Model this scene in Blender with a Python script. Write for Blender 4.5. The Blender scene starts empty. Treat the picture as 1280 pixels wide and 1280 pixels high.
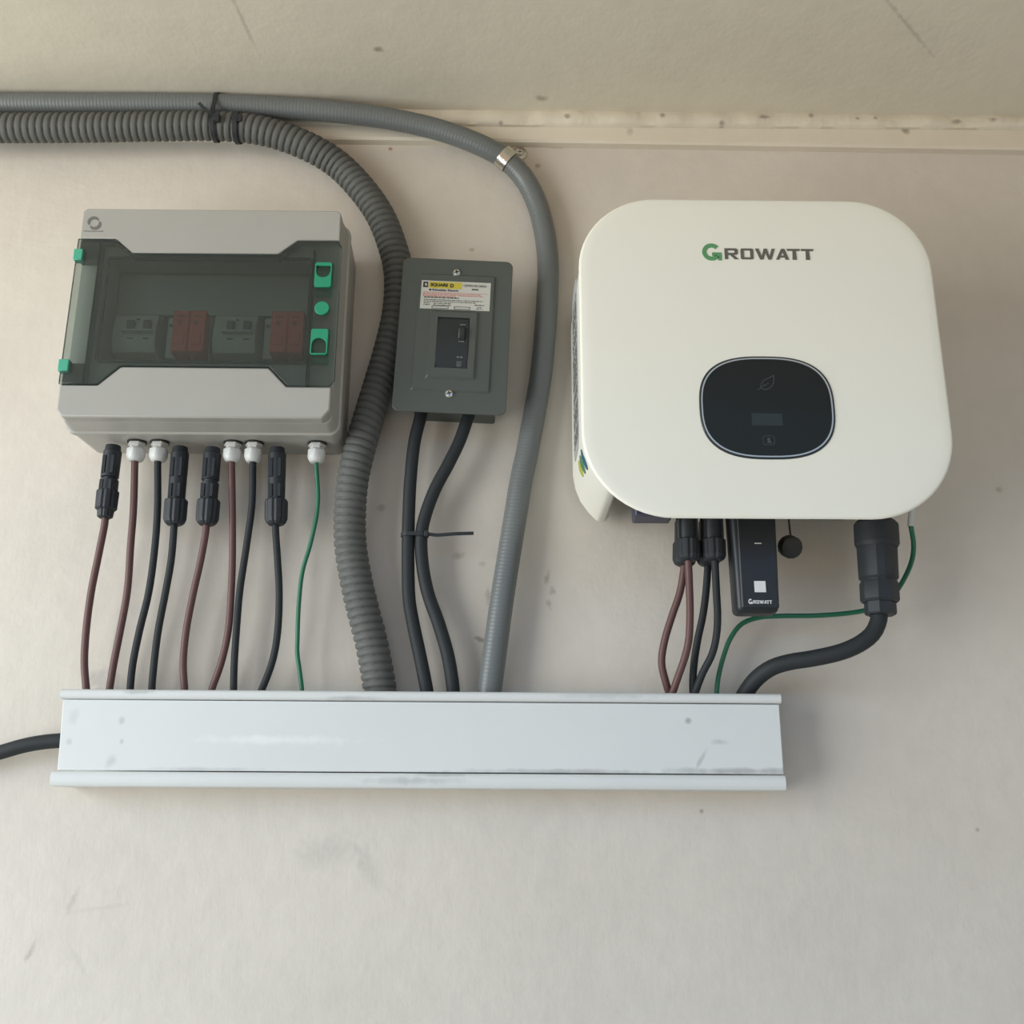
import bpy, bmesh, math, random
from mathutils import Vector, Matrix, Euler
random.seed(7)
scene = bpy.context.scene
C = scene.collection
PI = math.pi

# ------------------------------------------------------------------ camera
CAM = Vector((0.0, -1.13, 1.55))
FPX, PITCH, YAW, ROLL = 1300.0, math.radians(16.5), math.radians(0.6), math.radians(0.22)
CROT = Matrix.Rotation(-YAW, 3, 'Z') @ Matrix.Rotation(PI / 2 + PITCH, 3, 'X') @ Matrix.Rotation(ROLL, 3, 'Z')
cd = bpy.data.cameras.new('camera')
cam = bpy.data.objects.new('camera', cd)
C.objects.link(cam)
cam.matrix_world = Matrix.Translation(CAM) @ CROT.to_4x4()
cd.sensor_width = 36.0
cd.lens = 36.0 * FPX / 1280.0
cd.clip_start = 0.02
scene.camera = cam

# ------------------------------------------------------------------ world, lights, exposure
w = bpy.data.worlds.new('sky')
scene.world = w
w.use_nodes = True
nt = w.node_tree
bg = nt.nodes['Background']
tc = nt.nodes.new('ShaderNodeTexCoord')
sx = nt.nodes.new('ShaderNodeSeparateXYZ')
rp = nt.nodes.new('ShaderNodeValToRGB')
mr = nt.nodes.new('ShaderNodeMapRange')
mr.inputs['From Min'].default_value = -1
mr.inputs['From Max'].default_value = 1
nt.links.new(tc.outputs['Generated'], sx.inputs[0])
nt.links.new(sx.outputs['Z'], mr.inputs['Value'])
nt.links.new(mr.outputs[0], rp.inputs[0])
rp.color_ramp.elements[0].position = 0.43
rp.color_ramp.elements[0].color = (0.68, 0.42, 0.19, 1)
rp.color_ramp.elements[1].position = 0.57
rp.color_ramp.elements[1].color = (0.40, 0.66, 1.0, 1)
nt.links.new(rp.outputs[0], bg.inputs['Color'])
bg.inputs['Strength'].default_value = 1.00

def area(name, loc, target, size, energy, color):
    l = bpy.data.lights.new(name, 'AREA')
    l.shape = 'RECTANGLE'
    l.size, l.size_y = size
    l.energy = energy
    l.color = color
    o = bpy.data.objects.new(name, l)
    C.objects.link(o)
    o.location = loc
    o.rotation_euler = (Vector(target) - Vector(loc)).to_track_quat('-Z', 'Y').to_euler()
    return o
area('porch_opening_left_offscreen', (-2.30, -1.36, 1.57), (-0.2, 0.0, 1.85), (1.75, 2.3), 78, (0.96, 1.0, 0.985))

vs = scene.view_settings
vs.view_transform = 'Standard'
vs.look = 'None'
vs.gamma = 1.0
vs.use_curve_mapping = False
vs.exposure = 0.0

# ------------------------------------------------------------------ projection helper: a pixel and a distance off the wall -> a point
def P(px, py, d=0.0):
    r = CROT @ Vector((px - 640.0, 640.0 - py, -FPX))
    t = (-d - CAM.y) / r.y
    return CAM + r * t

# ------------------------------------------------------------------ materials
MATS = {}
def _bsdf(m):
    return m.node_tree.nodes['Principled BSDF']
def mat(name, col, rough=0.5, metal=0.0, spec=0.5, noise=0.0, nscale=60.0, bump=0.0, bscale=200.0, coat=0.0, marks=None):
    m = bpy.data.materials.new(name)
    m.use_nodes = True
    n, L = m.node_tree.nodes, m.node_tree.links
    b = _bsdf(m)
    b.inputs['Base Color'].default_value = (*col, 1)
    b.inputs['Roughness'].default_value = rough
    b.inputs['Metallic'].default_value = metal
    b.inputs['Specular IOR Level'].default_value = spec
    b.inputs['Coat Weight'].default_value = coat
    t = n.new('ShaderNodeTexCoord')
    last = None
    if noise > 0:
        nz = n.new('ShaderNodeTexNoise')
        nz.inputs['Scale'].default_value = nscale
        nz.inputs['Detail'].default_value = 5
        L.new(t.outputs['Object'], nz.inputs['Vector'])
        r = n.new('ShaderNodeMapRange')
        r.inputs['From Min'].default_value = 0.3
        r.inputs['From Max'].default_value = 0.7
        r.inputs['To Min'].default_value = 1 - noise
        r.inputs['To Max'].default_value = 1 + noise
        L.new(nz.outputs['Fac'], r.inputs['Value'])
        mx = n.new('ShaderNodeVectorMath')
        mx.operation = 'SCALE'
        mx.inputs[0].default_value = col
        L.new(r.outputs[0], mx.inputs['Scale'])
        last = mx.outputs[0]
        L.new(last, b.inputs['Base Color'])
    if bump > 0:
        nb = n.new('ShaderNodeTexNoise')
        nb.inputs['Scale'].default_value = bscale
        nb.inputs['Detail'].default_value = 4
        L.new(t.outputs['Object'], nb.inputs['Vector'])
        bp = n.new('ShaderNodeBump')
        bp.inputs['Strength'].default_value = bump
        bp.inputs['Distance'].default_value = 0.002
        L.new(nb.outputs['Fac'], bp.inputs['Height'])
        L.new(bp.outputs[0], b.inputs['Normal'])
    MATS[name] = m
    return m

def add_marks(m, marks):
    """dirt, scuffs, cracks: each (centre xyz, radii xyz, angle, colour, strength, noise scale)"""
    n, L = m.node_tree.nodes, m.node_tree.links
    b = _bsdf(m)
    src = b.inputs['Base Color']
    if src.is_linked:
        last = src.links[0].from_socket
    else:
        rgb = n.new('ShaderNodeRGB')
        rgb.outputs[0].default_value = src.default_value
        last = rgb.outputs[0]
    t = n.new('ShaderNodeTexCoord')
    for (c, rad, rot, col, k, ns) in marks:
        nz = n.new('ShaderNodeTexNoise')
        nz.inputs['Scale'].default_value = ns
        nz.inputs['Detail'].default_value = 6
        L.new(t.outputs['Object'], nz.inputs['Vector'])
        mp = n.new('ShaderNodeMapping')
        mp.vector_type = 'TEXTURE'
        mp.inputs['Location'].default_value = c
        mp.inputs['Rotation'].default_value = rot
        mp.inputs['Scale'].default_value = rad
        L.new(t.outputs['Object'], mp.inputs['Vector'])
        ln = n.new('ShaderNodeVectorMath')
        ln.operation = 'LENGTH'
        L.new(mp.outputs[0], ln.inputs[0])
        ad = n.new('ShaderNodeMath')
        ad.operation = 'MULTIPLY_ADD'
        L.new(nz.outputs['Fac'], ad.inputs[0])
        ad.inputs[1].default_value = 1.6
        L.new(ln.outputs['Value'], ad.inputs[2])
        r = n.new('ShaderNodeMapRange')
        r.inputs['From Min'].default_value = 1.0
        r.inputs['From Max'].default_value = 1.75
        r.inputs['To Min'].default_value = k
        r.inputs['To Max'].default_value = 0.0
        L.new(ad.outputs[0], r.inputs['Value'])
        mx = n.new('ShaderNodeMix')
        mx.data_type = 'RGBA'
        L.new(r.outputs[0], mx.inputs['Factor'])
        L.new(last, mx.inputs['A'])
        mx.inputs['B'].default_value = (*col, 1)
        last = mx.outputs['Result']
    L.new(last, b.inputs['Base Color'])

def plaster(name, col, var, bump_big, bump_fine):
    m = bpy.data.materials.new(name)
    m.use_nodes = True
    n, L = m.node_tree.nodes, m.node_tree.links
    b = _bsdf(m)
    b.inputs['Roughness'].default_value = 0.62
    b.inputs['Specular IOR Level'].default_value = 0.3
    t = n.new('ShaderNodeTexCoord')
    n1 = n.new('ShaderNodeTexNoise')
    n1.inputs['Scale'].default_value = 5
    n1.inputs['Detail'].default_value = 6
    n2 = n.new('ShaderNodeTexNoise')
    n2.inputs['Scale'].default_value = 38
    n2.inputs['Detail'].default_value = 5
    mp = n.new('ShaderNodeMapping')
    mp.inputs['Scale'].default_value = (2.4, 1, 0.55)
    n3 = n.new('ShaderNodeTexNoise')
    n3.inputs['Scale'].default_value = 85
    n3.inputs['Detail'].default_value = 3
    L.new(t.outputs['Object'], n1.inputs['Vector'])
    L.new(t.outputs['Object'], n2.inputs['Vector'])
    L.new(t.outputs['Object'], mp.inputs['Vector'])
    L.new(mp.outputs[0], n3.inputs['Vector'])
    a = n.new('ShaderNodeMath')
    a.operation = 'MULTIPLY_ADD'
    L.new(n1.outputs['Fac'], a.inputs[0])
    a.inputs[1].default_value = 1.0
    mm = n.new('ShaderNodeMath')
    mm.operation = 'MULTIPLY'
    L.new(n2.outputs['Fac'], mm.inputs[0])
    mm.inputs[1].default_value = 0.5
    L.new(mm.outputs[0], a.inputs[2])
    r = n.new('ShaderNodeMapRange')
    r.inputs['From Min'].default_value = 0.45
    r.inputs['From Max'].default_value = 1.00
    r.inputs['To Min'].default_value = 1 - var
    r.inputs['To Max'].default_value = 1 + var * 0.6
    L.new(a.outputs[0], r.inputs['Value'])
    s = n.new('ShaderNodeVectorMath')
    s.operation = 'SCALE'
    s.inputs[0].default_value = col
    L.new(r.outputs[0], s.inputs['Scale'])
    L.new(s.outputs[0], b.inputs['Base Color'])
    # trowel and brush relief
    vo = n.new('ShaderNodeTexVoronoi')
    vo.inputs['Scale'].default_value = 26
    L.new(t.outputs['Object'], vo.inputs['Vector'])
    b1 = n.new('ShaderNodeBump')
    b1.inputs['Strength'].default_value = bump_big
    b1.inputs['Distance'].default_value = 0.004
    L.new(n2.outputs['Fac'], b1.inputs['Height'])
    b2 = n.new('ShaderNodeBump')
    b2.inputs['Strength'].default_value = bump_fine
    b2.inputs['Distance'].default_value = 0.0015
    L.new(n3.outputs['Fac'], b2.inputs['Height'])
    L.new(b1.outputs[0], b2.inputs['Normal'])
    L.new(b2.outputs[0], b.inputs['Normal'])
    MATS[name] = m
    return m

plaster('wall_paint', (0.62, 0.573, 0.51), 0.065, 0.26, 0.10)
plaster('ceiling_paint', (0.66, 0.61, 0.505), 0.06, 0.20, 0.10)
plaster('trim_paint', (0.68, 0.62, 0.52), 0.06, 0.15, 0.10)
plaster('ledge_paint', (0.66, 0.61, 0.505), 0.10, 0.5, 0.2)
mat('floor_concrete', (0.46, 0.40, 0.32), 0.8, noise=0.12, nscale=8, bump=0.3, bscale=60)
mat('white_pvc', (0.655, 0.675, 0.675), 0.32, noise=0.02, nscale=9)
mat('box_plastic', (0.365, 0.36, 0.335), 0.42, noise=0.015, nscale=30)
mat('box_inner', (0.38, 0.40, 0.37), 0.5)
mat('device_plastic', (0.52, 0.54, 0.50), 0.5)
mat('device_dark', (0.07, 0.08, 0.075), 0.5)
mat('device_red', (0.85, 0.13, 0.11), 0.45)
mat('ink_dark_red', (0.50, 0.075, 0.065), 0.5)
mat('latch_green', (0.014, 0.27, 0.145), 0.5)
mat('hinge_green', (0.06, 0.37, 0.25), 0.4)
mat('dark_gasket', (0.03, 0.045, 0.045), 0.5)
mat('gland_white', (0.58, 0.59, 0.575), 0.38)
mat('black_rubber', (0.02, 0.022, 0.022), 0.55)
mat('black_plastic', (0.024, 0.028, 0.033), 0.5, spec=0.35, noise=0.1, nscale=80)
mat('black_jacket', (0.022, 0.026, 0.029), 0.6, spec=0.3)
mat('red_jacket', (0.105, 0.048, 0.045), 0.5)
mat('green_jacket', (0.012, 0.135, 0.07), 0.42)
mat('conduit_grey', (0.108, 0.112, 0.107), 0.6, spec=0.3, noise=0.05, nscale=25)
mat('conduit_smooth', (0.135, 0.147, 0.148), 0.38, noise=0.04, nscale=18)
mat('panel_grey', (0.072, 0.082, 0.074), 0.36, noise=0.04, nscale=14, bump=0.05, bscale=500)
mat('steel', (0.72, 0.71, 0.68), 0.22, metal=1.0)
mat('strap_steel', (0.62, 0.60, 0.54), 0.28, metal=1.0, bump=0.15, bscale=300)
mat('sticker_white', (0.50, 0.50, 0.46), 0.5)
mat('sticker_yellow', (0.50, 0.41, 0.05), 0.5)
mat('ink_black', (0.02, 0.02, 0.02), 0.5)
mat('ink_red', (0.50, 0.16, 0.13), 0.5)
mat('ink_grey', (0.14, 0.14, 0.13), 0.5)
mat('breaker_black', (0.016, 0.021, 0.022), 0.4)
mat('breaker_mark', (0.20, 0.21, 0.21), 0.4)
mat('inverter_white', (0.83, 0.82, 0.735), 0.36, noise=0.01, nscale=6)
mat('housing_white', (0.80, 0.79, 0.71), 0.42)
mat('logo_green', (0.10, 0.30, 0.13), 0.45)
mat('logo_grey', (0.115, 0.115, 0.10), 0.45)
mat('display_glass', (0.007, 0.010, 0.010), 0.48, spec=0.35, coat=0.1)
mat('display_bezel', (0.02, 0.025, 0.027), 0.35)
mat('display_trim', (0.55, 0.57, 0.57), 0.3, metal=0.6)
mat('display_icon', (0.05, 0.062, 0.062), 0.35)
mat('display_screen', (0.022, 0.028, 0.028), 0.25)
mat('side_label', (0.40, 0.42, 0.43), 0.5, noise=0.03, nscale=40)
mat('spot_blue', (0.02, 0.11, 0.17), 0.4)
mat('spot_green', (0.08, 0.22, 0.10), 0.4)
mat('spot_yellow', (0.45, 0.45, 0.08), 0.4)
mat('switch_blue', (0.045, 0.045, 0.075), 0.45)
mat('logger_black', (0.014, 0.017, 0.021), 0.42)
mat('print_white', (0.72, 0.73, 0.74), 0.5)

def smoked():
    m = bpy.data.materials.new('smoked_plastic')
    m.use_nodes = True
    n, L = m.node_tree.nodes, m.node_tree.links
    n.remove(_bsdf(m))
    out = n['Material Output']
    tr = n.new('ShaderNodeBsdfTransparent')
    tr.inputs['Color'].default_value = (0.82, 0.885, 0.865, 1)
    df = n.new('ShaderNodeBsdfDiffuse')
    df.inputs['Color'].default_value = (0.08, 0.10, 0.095, 1)
    gl = n.new('ShaderNodeBsdfGlossy')
    gl.inputs['Roughness'].default_value = 0.10
    fr = n.new('ShaderNodeFresnel')
    fr.inputs['IOR'].default_value = 1.45
    m1 = n.new('ShaderNodeMixShader')
    m1.inputs[0].default_value = 0.20
    m2 = n.new('ShaderNodeMixShader')
    L.new(tr.outputs[0], m1.inputs[1])
    L.new(df.outputs[0], m1.inputs[2])
    L.new(fr.outputs[0], m2.inputs[0])
    L.new(m1.outputs[0], m2.inputs[1])
    L.new(gl.outputs[0], m2.inputs[2])
    L.new(m2.outputs[0], out.inputs['Surface'])
    MATS['smoked_plastic'] = m
smoked()

# ------------------------------------------------------------------ object helpers
def tag(o, label=None, cat=None, group=None, kind=None):
    if label: o['label'] = label
    if cat: o['category'] = cat
    if group: o['group'] = group
    if kind: o['kind'] = kind
    return o

def thing(name, loc, label, cat, roty=0.0, group=None):
    o = bpy.data.objects.new(name, None)
    o.empty_display_size = 0.03
    C.objects.link(o)
    o.location = loc
    o.rotation_euler = (0, roty, 0)
    tag(o, label, cat, group)
    o['_dummy'] = 0
    del o['_dummy']
    return o

def mw(o):
    m = Matrix.LocRotScale(o.location, o.rotation_euler, None)
    return mw(o.parent) @ m if o.parent else m

def obj(name, bm, material, parent=None, world=False, angle=35, bevel=0.0, segs=2, label=None):
    """link bm as one mesh object; world=True: verts are in world space"""
    me = bpy.data.meshes.new(name)
    bmesh.ops.recalc_face_normals(bm, faces=bm.faces)
    loc = None
    if world:
        if parent:
            bm.transform(mw(parent).inverted())
        else:
            lo = Vector([min(v.co[i] for v in bm.verts) for i in range(3)])
            hi = Vector([max(v.co[i] for v in bm.verts) for i in range(3)])
            loc = (lo + hi) / 2
            loc.z = lo.z
            bm.transform(Matrix.Translation(-loc))
    bm.to_mesh(me)
    bm.free()
    for p in me.polygons:
        p.use_smooth = True
    me.set_sharp_from_angle(angle=math.radians(angle))
    me.materials.append(MATS[material])
    o = bpy.data.objects.new(name, me)
    C.objects.link(o)
    if loc is not None:
        o.location = loc
    if parent:
        o.parent = parent
    if bevel > 0:
        md = o.modifiers.new('bevel', 'BEVEL')
        md.width = bevel
        md.segments = segs
        md.limit_method = 'ANGLE'
        md.angle_limit = math.radians(40)
    if label:
        o['label'] = label
    return o

def box(bm, x0, x1, y0, y1, z0, z1):
    v = [bm.verts.new(p) for p in ((x0,y0,z0),(x1,y0,z0),(x1,y1,z0),(x0,y1,z0),(x0,y0,z1),(x1,y0,z1),(x1,y1,z1),(x0,y1,z1))]
    for f in ((3,2,1,0),(4,5,6,7),(0,1,5,4),(1,2,6,5),(2,3,7,6),(3,0,4,7)):
        bm.faces.new([v[i] for i in f])
    return bm

def B(x0, x1, d0, d1, z0, z1):
    """box between distances d0 and d1 off the wall"""
    return box(bmesh.new(), x0, x1, -d1, -d0, z0, z1)

def prism(bm, outline, d0, d1, holes=()):
    """outline [(x,z)] extruded from d0 (wall side) to d1 (front)"""
    if not holes:
        a = [bm.verts.new((x, -d1, z)) for x, z in outline]
        b = [bm.verts.new((x, -d0, z)) for x, z in outline]
        bm.faces.new(a)
        bm.faces.new(b[::-1])
        n = len(a)
        for i in range(n):
            bm.faces.new((a[i], b[i], b[(i+1) % n], a[(i+1) % n]))
        return bm
    for d in (d1, d0):
        es = []
        for lp in (outline, *holes):
            vs_ = [bm.verts.new((x, -d, z)) for x, z in lp]
            es += [bm.edges.new((vs_[i], vs_[(i+1) % len(vs_)])) for i in range(len(vs_))]
        bmesh.ops.triangle_fill(bm, use_beauty=True, use_dissolve=False, edges=es)
        if d == d1:
            e1 = es
        else:
            e0 = es
    for p, q in zip(e1, e0):
        bm.faces.new((p.verts[0], p.verts[1], q.verts[1], q.verts[0]))
    return bm

def loft(bm, loops, cap0=True, cap1=True):
    """loops: list of equal-length lists of points"""
    rings = [[bm.verts.new(p) for p in lp] for lp in loops]
    n = len(rings[0])
    for a, b in zip(rings, rings[1:]):
        for i in range(n):
            bm.faces.new((a[i], a[(i+1) % n], b[(i+1) % n], b[i]))
    if cap0: bm.faces.new(rings[0][::-1])
    if cap1: bm.faces.new(rings[-1])
    return bm

def rrect(x0, x1, z0, z1, r, n=6):
    if not isinstance(r, (list, tuple)):
        r = [r] * 4                     # bl, br, tr, tl
    pts = []
    for (cx, cz, a0, rr) in ((x0+r[0], z0+r[0], PI, r[0]), (x1-r[1], z0+r[1], 1.5*PI, r[1]), (x1-r[2], z1-r[2], 0, r[2]), (x0+r[3], z1-r[3], 0.5*PI, r[3])):
        for i in range(n + 1):
            a = a0 + i / n * PI / 2
            pts.append((cx + rr * math.cos(a), cz + rr * math.sin(a)))
    return pts

def squircle(cx, cz, a, b, e, n=64):
    out = []
    for i in range(n):
        t = 2 * PI * i / n
        c, s = math.cos(t), math.sin(t)
        out.append((cx + a * math.copysign(abs(c) ** (2 / e), c), cz + b * math.copysign(abs(s) ** (2 / e), s)))
    return out

def circ(cx, cz, r, n=24, r2=None):
    return [(cx + r * math.cos(2*PI*i/n), cz + (r2 or r) * math.sin(2*PI*i/n)) for i in range(n)]

def smooth_path(pts, step):
    pts = [Vector(p) for p in pts]
    ext = [pts[0] * 2 - pts[1]] + pts + [pts[-1] * 2 - pts[-2]]
    dense = []
    for i in range(1, len(ext) - 2):
        p0, p1, p2, p3 = ext[i-1:i+3]
        t0 = 0
        t1 = t0 + max((p1-p0).length, 1e-6) ** 0.5
        t2 = t1 + max((p2-p1).length, 1e-6) ** 0.5
        t3 = t2 + max((p3-p2).length, 1e-6) ** 0.5
        for k in range(24):
            t = t1 + (t2 - t1) * k / 24
            a1 = p0*((t1-t)/(t1-t0)) + p1*((t-t0)/(t1-t0))
            a2 = p1*((t2-t)/(t2-t1)) + p2*((t-t1)/(t2-t1))
            a3 = p2*((t3-t)/(t3-t2)) + p3*((t-t2)/(t3-t2))
            b1 = a1*((t2-t)/(t2-t0)) + a2*((t-t0)/(t2-t0))
            b2 = a2*((t3-t)/(t3-t1)) + a3*((t-t1)/(t3-t1))
            dense.append(b1*((t2-t)/(t2-t1)) + b2*((t-t1)/(t2-t1)))
    dense.append(pts[-1])
    out, acc = [dense[0]], 0.0
    for a, b in zip(dense, dense[1:]):
        l = (b - a).length
        if l < 1e-9: continue
        while acc + l >= step:
            a = a + (b - a).normalized() * (step - acc)
            l = (b - a).length
            acc = 0.0
            out.append(a.copy())
        acc += l
    if (out[-1] - dense[-1]).length > step * 0.3:
        out.append(dense[-1])
    return out

def tube(bm, path, r, segs=12, rf=None, step=None):
    """round tube along a smoothed path; rf(s, theta) overrides the radius"""
    pts = smooth_path(path, step or 0.006)
    tg = []
    for i in range(len(pts)):
        a = pts[max(i-1, 0)]
        b = pts[min(i+1, len(pts)-1)]
        tg.append((b - a).normalized())
    up = Vector((0, 1, 0))
    if abs(up.dot(tg[0])) > 0.9: up = Vector((1, 0, 0))
    nrm = (up - tg[0] * up.dot(tg[0])).normalized()
    rings, s = [], 0.0
    for i, p in enumerate(pts):
        if i: s += (p - pts[i-1]).length
        nrm = (nrm - tg[i] * nrm.dot(tg[i])).normalized()
        bn = tg[i].cross(nrm)
        ring = []
        for k in range(segs):
            th = 2 * PI * k / segs
            rr = rf(s, th) if rf else r
            ring.append(p + (nrm * math.cos(th) + bn * math.sin(th)) * rr)
        rings.append(ring)
    return loft(bm, rings)

def lathe(bm, prof, origin, axis, segs=24, phase=0.0, rmod=None):
    """prof [(t, r)] along axis from origin"""
    origin, ax = Vector(origin), Vector(axis).normalized()
    u = Vector((0, -1, 0))
    if abs(u.dot(ax)) > 0.9: u = Vector((1, 0, 0))
    u = (u - ax * u.dot(ax)).normalized()
    v = ax.cross(u)
    loops = []
    for t, r in prof:
        lp = []
        for k in range(segs):
            a = 2*PI*k/segs + phase
            rr = max(r, 1e-5) * (rmod(k, t) if rmod else 1.0)
            lp.append(origin + ax * t + (u * math.cos(a) + v * math.sin(a)) * rr)
        loops.append(lp)
    return loft(bm, loops)

def ribbon(bm, path, width_dir, w_, th, step=0.002):
    """flat strap of width w_ along width_dir and thickness th"""
    pts = smooth_path(path, step)
    loops = []
    for i, p in enumerate(pts):
        t = (pts[min(i+1, len(pts)-1)] - pts[max(i-1, 0)]).normalized()
        wd = Vector(width_dir)
        wd = (wd - t * wd.dot(t)).normalized()
        n = t.cross(wd)
        loops.append([p + wd*w_/2 + n*th/2, p - wd*w_/2 + n*th/2, p - wd*w_/2 - n*th/2, p + wd*w_/2 - n*th/2])
    return loft(bm, loops)

def text(bm, s, x0, x1, z0, z1, d, th=0.0003, bold=0.0):
    cu = bpy.data.curves.new('lettering', 'FONT')
    cu.body = s
    cu.size = 1.0
    cu.resolution_u = 3
    cu.offset = bold
    t = bpy.data.objects.new('lettering', cu)
    C.objects.link(t)
    bpy.context.view_layer.update()
    dg = bpy.context.evaluated_depsgraph_get()
    me = bpy.data.meshes.new_from_object(t.evaluated_get(dg))
    bpy.data.objects.remove(t)
    bpy.data.curves.remove(cu)
    xs = [v.co.x for v in me.vertices]
    ys = [v.co.y for v in me.vertices]
    a, b, c, e = min(xs), max(xs), min(ys), max(ys)
    for v in me.vertices:
        X, Y = v.co.x, v.co.y
        v.co = (x0 + (X-a)/(b-a)*(x1-x0), -d - th, z0 + (Y-c)/(e-c)*(z1-z0))
    bm.from_mesh(me)
    bpy.data.meshes.remove(me)
    return bm

def wordmark(bm_first, bm_rest, fx, fz, d, th=0.0005):
    """GROWATT: outline letters drawn in a 160..1005 x 160..295 grid; fx, fz map grid to local x, z"""
    def poly(bm, pts, holes=()):
        prism(bm, [(fx(x), fz(y)) for x, y in pts], d, d + th, [[(fx(x), fz(y)) for x, y in h] for h in holes])
    def arc(cx, cy, rx, ry, a0, a1, n):
        return [(cx + rx*math.cos(math.radians(a0+(a1-a0)*i/n)), cy - ry*math.sin(math.radians(a0+(a1-a0)*i/n))) for i in range(n+1)]
    # G: open ring and a spur
    poly(bm_first, arc(188, 228, 75, 67, 42, 322, 26) + arc(188, 228, 42, 37, 322, 42, 20))
    poly(bm_first, [(192, 232), (267, 232), (267, 293), (240, 293), (234, 258), (192, 258)])
    k = bm_rest
    poly(k, [(292,198),(318,198),(318,283),(292,283)])
    poly(k, [(318,198),(385,198),(398,208),(398,238),(385,248),(362,248),(402,283),(370,283),(335,250),(318,250),(318,234),(366,234),(372,230),(372,217),(366,213),(318,213)])
    poly(k, [(430,198),(512,198),(522,206),(522,275),(512,283),(430,283),(420,275),(420,206)], [[(446,213),(496,213),(496,268),(446,268)]])
    poly(k, [(538,198),(565,198),(588,258),(606,198),(632,198),(650,258),(670,198),(695,198),(664,283),(638,283),(619,228),(600,283),(573,283)])
    poly(k, [(700,283),(745,198),(772,198),(804,283),(776,283),(770,266),(734,266),(726,283)], [[(741,252),(765,252),(757,222)]])
    poly(k, [(790,198),(897,198),(893,213),(862,213),(866,283),(832,283),(836,213),(796,213)])
    poly(k, [(905,198),(1005,198),(1001,213),(968,213),(972,283),(938,283),(942,213),(905,213)])

# ================================================================== SETTING
zc = P(700, 149, 0).z                      # ceiling height
bm = bmesh.new(); box(bm, -2.6, 1.7, 0.0, 0.15, 0.0, zc + 0.1)
wall = tag(obj('wall_back', bm, 'wall_paint'), 'cream painted plaster wall carrying the electrical equipment', 'wall', kind='structure')
bm = bmesh.new(); box(bm, -1.9, 1.7, -1.3, 0.0, zc, zc + 0.1)
ceil = tag(obj('ceiling', bm, 'ceiling_paint'), 'cream painted rough plaster ceiling above the equipment', 'ceiling', kind='structure')
bm = bmesh.new(); box(bm, -4.5, 4.5, -5.0, 0.15, -0.1, 0.0)
tag(obj('floor', bm, 'floor_concrete'), 'grey concrete floor of the porch below the equipment', 'floor', kind='structure')
bm = bmesh.new(); box(bm, 1.45, 1.6, -1.3, 0.0, 0.0, zc)  # unseen wall, added to darken the right side of the scene
tag(obj('shade_wall_right', bm, 'wall_paint'), 'unseen cream painted side wall added to shade the right of the porch', 'wall', kind='structure')

def wm(px, py, rx, ry, ang, col, k, ns=60, surf='wall'):
    if surf == 'wall':
        c = P(px, py, 0)
        return (tuple(c), (rx, 0.05, ry), (0, math.radians(ang), 0), col, k, ns)
    r = CROT @ Vector((px - 640.0, 640.0 - py, -FPX))
    t = (zc - CAM.z) / r.z
    c = CAM + r * t
    return (tuple(c), (rx, ry, 0.05), (0, 0, math.radians(ang)), col, k, ns)
DIRT = (0.30, 0.26, 0.21)
GREY = (0.40, 0.385, 0.36)
add_marks(MATS['wall_paint'], [
    wm(412, 1066, 0.052, 0.022, -8, GREY, 0.30, 90),
    wm(462, 1085, 0.014, 0.034, -32, GREY, 0.28, 90),
    wm(90, 1128, 0.004, 0.018, 20, DIRT, 0.3, 140),
    wm(38, 1190, 0.004, 0.016, 18, DIRT, 0.4, 140),
    wm(125, 1135, 0.045, 0.003, -8, GREY, 0.2, 140),
    wm(97, 1200, 0.004, 0.022, -35, GREY, 0.22, 140),
    wm(877, 1014, 0.004, 0.004, 0, DIRT, 0.9, 30),
    wm(1222, 1037, 0.004, 0.004, 0, DIRT, 0.7, 30),
    wm(125, 848, 0.022, 0.016, 0, GREY, 0.6, 120),
    wm(600, 799, 0.010, 0.004, 15, DIRT, 0.8, 150),
    wm(573, 694, 0.010, 0.005, -15, DIRT, 0.55, 150),
    wm(477, 635, 0.007, 0.006, -15, DIRT, 0.5, 150),
    wm(590, 312, 0.005, 0.004, 0, DIRT, 0.7, 60),
    wm(488, 186, 0.004, 0.004, 0, (0.35, 0.08, 0.05), 0.8, 30),
    wm(694, 183, 0.020, 0.005, 5, DIRT, 0.7, 150),
    wm(672, 207, 0.006, 0.005, 0, DIRT, 0.7, 90),
    wm(610, 745, 0.004, 0.012, 0, DIRT, 0.5, 150),
    wm(1248, 612, 0.005, 0.005, 0, DIRT, 0.5, 60),
    wm(684, 722, 0.004, 0.010, 10, DIRT, 0.6, 150),
    wm(691, 738, 0.005, 0.006, 0, DIRT, 0.6, 150),
    wm(686, 755, 0.004, 0.008, -15, DIRT, 0.5, 150),
    wm(603, 705, 0.006, 0.004, 0, DIRT, 0.5, 150),
])
add_marks(MATS['ceiling_paint'], [
    wm(302, 22, 0.0035, 0.075, -6, DIRT, 0.4, 120, 'ceil'),
    wm(472, 62, 0.007, 0.006, 0, DIRT, 0.8, 60, 'ceil'),
    wm(675, 123, 0.010, 0.006, 0, DIRT, 0.7, 60, 'ceil'),
    wm(1135, 32, 0.0035, 0.09, -45, DIRT, 0.4, 120, 'ceil'),
])

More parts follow.
